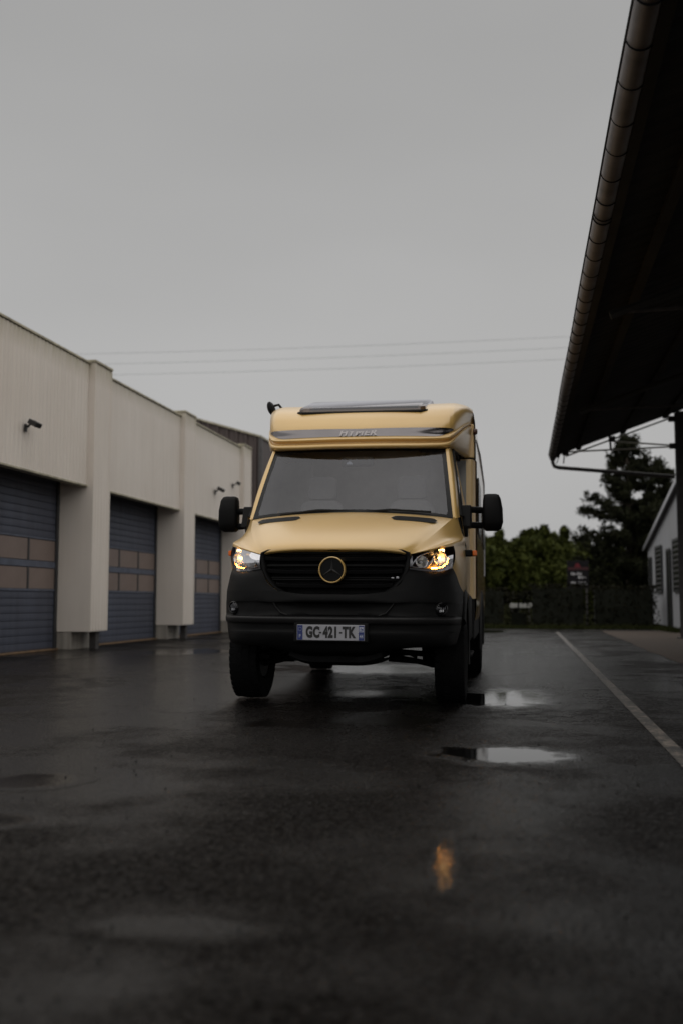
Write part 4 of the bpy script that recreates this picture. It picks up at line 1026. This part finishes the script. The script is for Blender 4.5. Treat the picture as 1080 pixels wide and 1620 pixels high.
# wheels
def make_wheel():
    w = empty('wheel'); w.parent = van
    rm = Matrix.Rotation(R(90), 4, 'Y')
    prof = [(.215, -.105), (.30, -.122), (.345, -.124), (.368, -.112), (.379, -.085), (.379, -.03), (.379, .03), (.379, .085), (.368, .112), (.345, .124), (.30, .122), (.215, .105)]
    MB().lathe(prof, 48, rm).build('tyre', M['rubber'], w, smooth=40)
    tr = MB()
    for k in range(40):
        a = 2 * math.pi * k / 40
        for (xa, xb, sh_) in ((-.118, -.07, .0), (-.055, .0, .5), (.005, .058, 0), (.072, .118, .5)):
            m_ = Matrix.Rotation(a + sh_ * 2 * math.pi / 40, 4, 'X')
            tr.box(xa, xb, -.021, .021, .366 if abs(xa + xb) > .15 else .374, .3835 if abs(xa + xb) < .15 else .379, m_)
    t_ = tr.build('tread_blocks', M['rubber'], w); t_['kind'] = 'stuff'
    MB().lathe([(.001, .05), (.06, .055), (.075, .03), (.17, .06), (.20, .09), (.217, .105), (.222, .09), (.20, .02), (.20, -.10), (.001, -.10)], 32, rm).build('rim', M['rim'], w, smooth=40)
    hub = MB(); hub.lathe([(.001, .085), (.045, .08), (.055, .05)], 16, rm)
    for k in range(6):
        a = k * math.pi / 3; hub.lathe([(.012, .03), (.012, .075), (.001, .078)], 6, Matrix.Rotation(a, 4, 'X') @ Matrix.Translation((0, 0, .085)) @ rm)
    hub.build('hub', M['rim'], w, smooth=40)
    return w
w0 = make_wheel(); kids = [o for o in w0.children]
for i, (x, y, rz) in enumerate(((-.868, 1.0, 180), (.868, 1.0, 0), (-.92, 4.66, 180), (.92, 4.66, 0))):
    if i == 0: w = w0
    else:
        w = w0.copy(); col.objects.link(w)
        for k in kids: c = k.copy(); col.objects.link(c); c.parent = w
    w.location = (x, y, .381); w.rotation_euler = (0, 0, R(rz))
MB().tube([(-.85, 4.66, .38), (-.2, 4.66, .38), (0, 4.66, .39), (.2, 4.66, .38), (.85, 4.66, .38)], [.05, .05, .13, .05, .05], 10).build('rear_axle', M['under'], van, smooth=60)

# wipers
for (xa, xb, s) in ((-.62, .06, 1), (.02, .70, 1)):
    MB().tube([(xa, .885 + .05 * xa * xa, 1.614 - .025 * abs(xa)), ((xa + xb) / 2, .872 + .03 * ((xa + xb) / 2) ** 2, 1.634), (xb, .885 + .05 * xb * xb, 1.628 - .02 * abs(xb))], .010, 6).build('wiper', M['seal'], van, smooth=60)
sc_ = MB(); sc_.grid(loft([[(0, .855, 1.612), (.4, .875, 1.602), (.70, .912, 1.582), (.885, .962, 1.560)], [(0, .87, 1.626), (.4, .89, 1.616), (.70, .925, 1.594), (.885, .972, 1.570)]], 5, 3, True)); sc_.build('scuttle_panel', M['seal'], van, smooth=180)

# cabin: dashboard, seats, lining
cb = empty('cabin'); cb.parent = van
MB().grid(loft([[(0, .93, 1.57), (.5, .95, 1.565), (.84, 1.02, 1.55)], [(0, 1.15, 1.60), (.5, 1.17, 1.60), (.86, 1.2, 1.57)], [(0, 1.38, 1.53), (.5, 1.40, 1.53), (.88, 1.42, 1.50)], [(0, 1.42, 1.2), (.5, 1.42, 1.2), (.9, 1.42, 1.2)]], 4, 4, True)).build('dashboard', M['dash'], cb, smooth=180)
for s in (-1, 1):
    se = empty('seat'); se.parent = van
    def rb(z0, z1, w0, w1, y0, y1, th):
        rows = []
        for t in (0, .08, .3, .6, .85, .95, 1):
            w = (w0 + (w1 - w0) * t) * (1 - .35 * max(0, (t - .85) / .15) ** 2) * (1 - .2 * max(0, (.08 - t) / .08)); z = z0 + (z1 - z0) * t; y = y0 + (y1 - y0) * t
            rows.append([(s * .44 + w * math.copysign(abs(math.cos(a)) ** .5, math.cos(a)), y + th * math.copysign(abs(math.sin(a)) ** .6, math.sin(a)), z) for a in [2 * math.pi * k / 18 for k in range(18)]])
        mb = MB().grid(rows, True); mb.f.append(tuple(range(18))); mb.f.append(tuple(range(108, 126))); return mb
    rb(1.22, 1.82, .25, .23, 1.78, 1.98, .075).build('backrest', M['seat'], se, smooth=60)
    rb(1.84, 2.06, .15, .14, 1.97, 2.0, .055).build('headrest', M['seat'], se, smooth=60)
    rb(1.10, 1.24, .26, .26, 1.62, 1.62, .26).build('cushion', M['seat'], se, smooth=60)
MB().tube([(-.44 + .19 * math.cos(k * math.pi / 12), 1.48 + .06 * math.sin(k * math.pi / 12), 1.47 + .18 * math.sin(k * math.pi / 12)) for k in range(25)], .014, 6, False).build('steering_wheel', M['dash'], cb, smooth=60)
MB().box(-.86, .86, 2.75, 2.8, .9, 2.7).build('cabin_partition', M['cabin'], cb)
MB().box(-.90, .90, 1.1, 2.8, .86, .90).build('cabin_floor', M['dash'], cb)
MB().box(-.95, -.60, 2.28, 2.34, .9, 2.25).build('side_curtain', M['cabin'], cb); MB().box(.60, .95, 2.28, 2.34, .9, 2.25).build('side_curtain', M['cabin'], cb)
# sensor box behind the top of the windscreen
sb = MB().box(-.155, .150, 1.33, 1.38, 2.075, 2.165).build('sensor_box', M['gloss_black'], van, bevel=.02)
MB().prism([(-.105, 2.095), (-.045, 2.095), (-.055, 2.115), (-.075, 2.122), (-.095, 2.115)], 'y', 1.326, 1.3295).build('sensor_mark', M['plate_pale'], sb)

# overcab cap
xs_ = [0, .30, .58, .76, .825, .85, .885, .94, .99, 1.03]
yf = [0, .010, .05, .110, .150, .185, .27, .52, .86, 1.30]         # plan sweep back from the front edge
rise = [0, 0, .002, .012, .026, .046, .088, .19, .285, .335]       # lips climb along the flank
def crow(y, z, kr=1.0, kx=1.0, inset=0):
    return [((xx - inset) * kx if i else 0, y + .13 + yf[i], z + rise[i] * kr) for i, xx in enumerate(xs_)]
bowl = [crow(1.47, 2.262, .05, .97), crow(1.22, 2.242, .18, .985), crow(1.165, 2.240, .9), crow(1.142, 2.255), crow(1.150, 2.276), crow(1.172, 2.286),
        crow(1.192, 2.290, 1, 1, .012), crow(1.190, 2.305, .98, 1, .012), crow(1.165, 2.312, .96), crow(1.152, 2.324, .95), crow(1.165, 2.338, .93), crow(1.180, 2.345, .92)]
cap_low = MB().grid(loft(bowl, 5, 3, True)); cap_low.build('cap_lip', M['paint'], van, smooth=60)
def crow2(y, z, top): # upper shell: flank rises less as it nears the roof
    out = []
    for i, xx in enumerate(xs_):
        zz = z + rise[i] * .92 * (1 - top) + top * (.034 * (xx / 1.03) ** 4 - .014 * (xx / 1.03) ** 14)
        out.append((xx * (1 - .022 * top), y + .13 * (1 - top) + yf[i] * (1 - .62 * top), zz))
    return out
upper = [crow2(1.180, 2.345, 0), crow2(1.200, 2.365, 0.02), crow2(1.232, 2.425, .16), crow2(1.30, 2.49, .35), crow2(1.42, 2.575, .58), crow2(1.62, 2.670, .80), crow2(1.95, 2.765, .95), crow2(2.35, 2.81, 1.0)]
cs = MB().grid(loft(upper, 5, 4, True))
cs.f = [f for f in cs.f if not (all(abs(cs.v[i][0]) < .56 for i in f) and all(1.62 < cs.v[i][1] < 2.27 for i in f))]      # opening under the roof window
cs.build('cap_shell', M['paint'], van, smooth=180)
# dark lens-shaped band across the cap, lying 4 mm proud of the shell
up = loft(upper, 5, 8, True)
def upt(xw, zc):      # first shell point at lateral xw and height zc (search rows)
    best = None
    for r_ in up:
        for a, b_ in zip(r_, r_[1:]):
            if a[0] <= xw <= b_[0]:
                t = (xw - a[0]) / max(1e-6, b_[0] - a[0]); p = lerp(a, b_, t)
                if best is None or abs(p[2] - zc) < abs(best[2] - zc): best = p
                break
    return best
def shell_y(xw, zc):
    prev = None
    for r_ in up:
        for a, b_ in zip(r_, r_[1:]):
            if a[0] <= xw <= b_[0] + 1e-9:
                t = (xw - a[0]) / max(1e-6, b_[0] - a[0]); p = lerp(a, b_, t); break
        else: continue
        if prev is not None and prev[2] <= zc <= p[2]:
            t = (zc - prev[2]) / max(1e-6, p[2] - prev[2]); return prev[1] + (p[1] - prev[1]) * t
        prev = p
    return (prev or (0, 1.2, 0))[1]
band = []
for v in range(7):
    row = []
    for k in range(-26, 27):
        u = k / 26; x = .865 * u; a = abs(u)
        zb = 2.352 + .075 * max(0, (a - .80) / .20) ** 2; zt = 2.425 + .015 * a
        zt = max(zt, zb + .001); z = zb + (zt - zb) * v / 6
        row.append((x, shell_y(x, z) - .005, z))
    band.append(row)
bd = MB().grid(band).build('cap_stripe', M['stripe'], van, smooth=180)
text_mesh('stripe_text', 'HYMER', .088, M['stripe_text'], bd, Matrix.Translation((0, shell_y(0, 2.388) - .009, 2.385)) @ Matrix.Rotation(R(66), 4, 'X'), sx=1.14, bold=.0028, extrude=.001, shear=.22, space=1.1)
# panoramic roof window in the cap
def slab(z_off, k): 
    return [(-.555 * k, 1.56), (.555 * k, 1.56), (.60 * k, 1.60), (.63 * k, 2.26), (.60 * k, 2.32), (-.60 * k, 2.32), (-.63 * k, 2.26), (-.60 * k, 1.60)]
def roofz(y): return 2.625 + (y - 1.56) * .262
sl1 = MB(); rings = []
for (k, dz) in ((1.0, -.03), (1.0, .028), (.985, .046), (.95, .056)):
    rings.append([(x, y if k == 1 else 1.94 + (y - 1.94) * k, roofz(y) + dz) for x, y in slab(0, k)])
sl1.grid(rings, True); sl1.f.append(tuple(24 + i for i in range(8))); sl1.build('roof_window', M['skylight'], van, smooth=30)
MB().tube([(x * 1.015, 1.94 + (y - 1.94) * 1.03, roofz(y) - .005) for x, y in slab(0, 1)] + [(-.555 * 1.015, 1.94 - .38 * 1.03, roofz(1.56) - .005)], .014, 6, False).build('roof_window_seal', M['seal'], van)
# habitation body
sec = [(.95, .60), (1.03, .66), (1.045, .80), (1.045, 1.6), (1.045, 2.4), (1.04, 2.64), (1.025, 2.735), (.98, 2.785), (.80, 2.805), (0, 2.83)]
prof = [(x, z) for x, z in sec] + [(-x, z) for x, z in sec[-2::-1]]
mb = MB(); mb.grid([[(x, y, z) for x, z in prof] for y in (2.36, 4.2, 6.9)]); mb.build('habitation_body', M['hab'], van, smooth=40)
MB().prism(prof, 'y', 6.9, 6.98).build('rear_wall', M['hab'], van)
MB().box(-1.0, 1.0, 2.4, 6.9, .575, .60).build('habitation_floor', M['under'], van)
# front-facing shoulder of the body beside the cab
for s in (-1, 1):
    mb = MB(); rows = []
    for z, xi in ((.875, .982), (1.0, .986), (1.6, .966), (1.92, .925), (2.262, .868)):
        rows.append([(xi - .03, 2.288, z), (.992, 2.29, z), (1.020, 2.315, z), (1.040, 2.36, z), (1.045, 2.42, z)])
    mb.grid(loft(rows, 3, 4)); (mb if s > 0 else mb.mirror()).build('body_shoulder', M['paint'], van, smooth=60)
    mb = MB().tube([(.87, 2.295, 2.272), (.98, 2.295, 2.274), (1.025, 2.31, 2.27), (1.046, 2.41, 2.25), (1.046, 2.42, 1.5), (1.046, 2.42, .9)], .008, 5); (mb if s > 0 else mb.mirror()).build('body_seam', M['seal'], van)
    mb = MB().box(.90, 1.03, 2.31, 2.60, 2.276, 2.62); (mb if s > 0 else mb.mirror()).build('cap_side', M['paint'], van, bevel=.012)
    mb = MB().box(.965, 1.025, 2.30, 6.9, .47, .87); (mb if s > 0 else mb.mirror()).build('body_skirt', M['plastic'], van, bevel=.02)
    fr_ = MB(); fr_.grid([[(x, 4.66 + r_ * math.cos(R(a)), .40 + r_ * math.sin(R(a))) for a in range(-10, 191, 10)] for r_, x in ((.46, 1.0), (.47, 1.06), (.54, 1.065), (.60, 1.035))])
    (fr_ if s > 0 else fr_.mirror()).build('wheel_arch_flare', M['plastic'], van, smooth=50)
    wd = MB().box(1.0455, 1.062, 2.9, 3.9, 1.55, 2.15); w_ = (wd if s > 0 else wd.mirror()).build('side_window', M['gloss_black'], van, bevel=.012)
    wd = MB().box(1.0455, 1.06, 5.2, 6.2, 1.55, 2.05); w_ = (wd if s > 0 else wd.mirror()).build('side_window', M['gloss_black'], van, bevel=.012)
# awning rail, marker and black spot lamp up on the cap
MB().lathe([(.001, .03), (.025, .028), (.032, .01), (.032, -.01)], 12, Matrix.Translation((1.035, 2.30, 2.54)) @ Matrix.Rotation(R(90), 4, 'Y')).build('side_marker', simple('brown_marker', (.10, .045, .03), .35), van, smooth=50)
MB().tube([(1.04, 2.6, 2.50), (1.045, 4.2, 2.58), (1.045, 6.7, 2.52), (1.045, 6.75, 2.2), (1.045, 6.75, 1.2)], .010, 6).build('awning_rail', M['satin'], van, smooth=60)
mm = Matrix.Translation((-1.005, 2.14, 2.79)) @ Matrix.Rotation(R(-18), 4, 'Y') @ Matrix.Rotation(R(90), 4, 'X')
rl = MB(); rl.lathe([(.001, .06), (.035, .055), (.05, .03), (.052, -.02), (.03, -.06), (.001, -.065)], 18, mm @ Matrix.Diagonal((.72, 1.45, 1, 1))); rl.build('roof_camera', M['plastic'], van, smooth=50)
MB().tube([(-.975, 2.14, 2.82), (-.93, 2.14, 2.83), (-.90, 2.16, 2.79)], .013, 6).build('roof_camera_arm', M['plastic'], van)
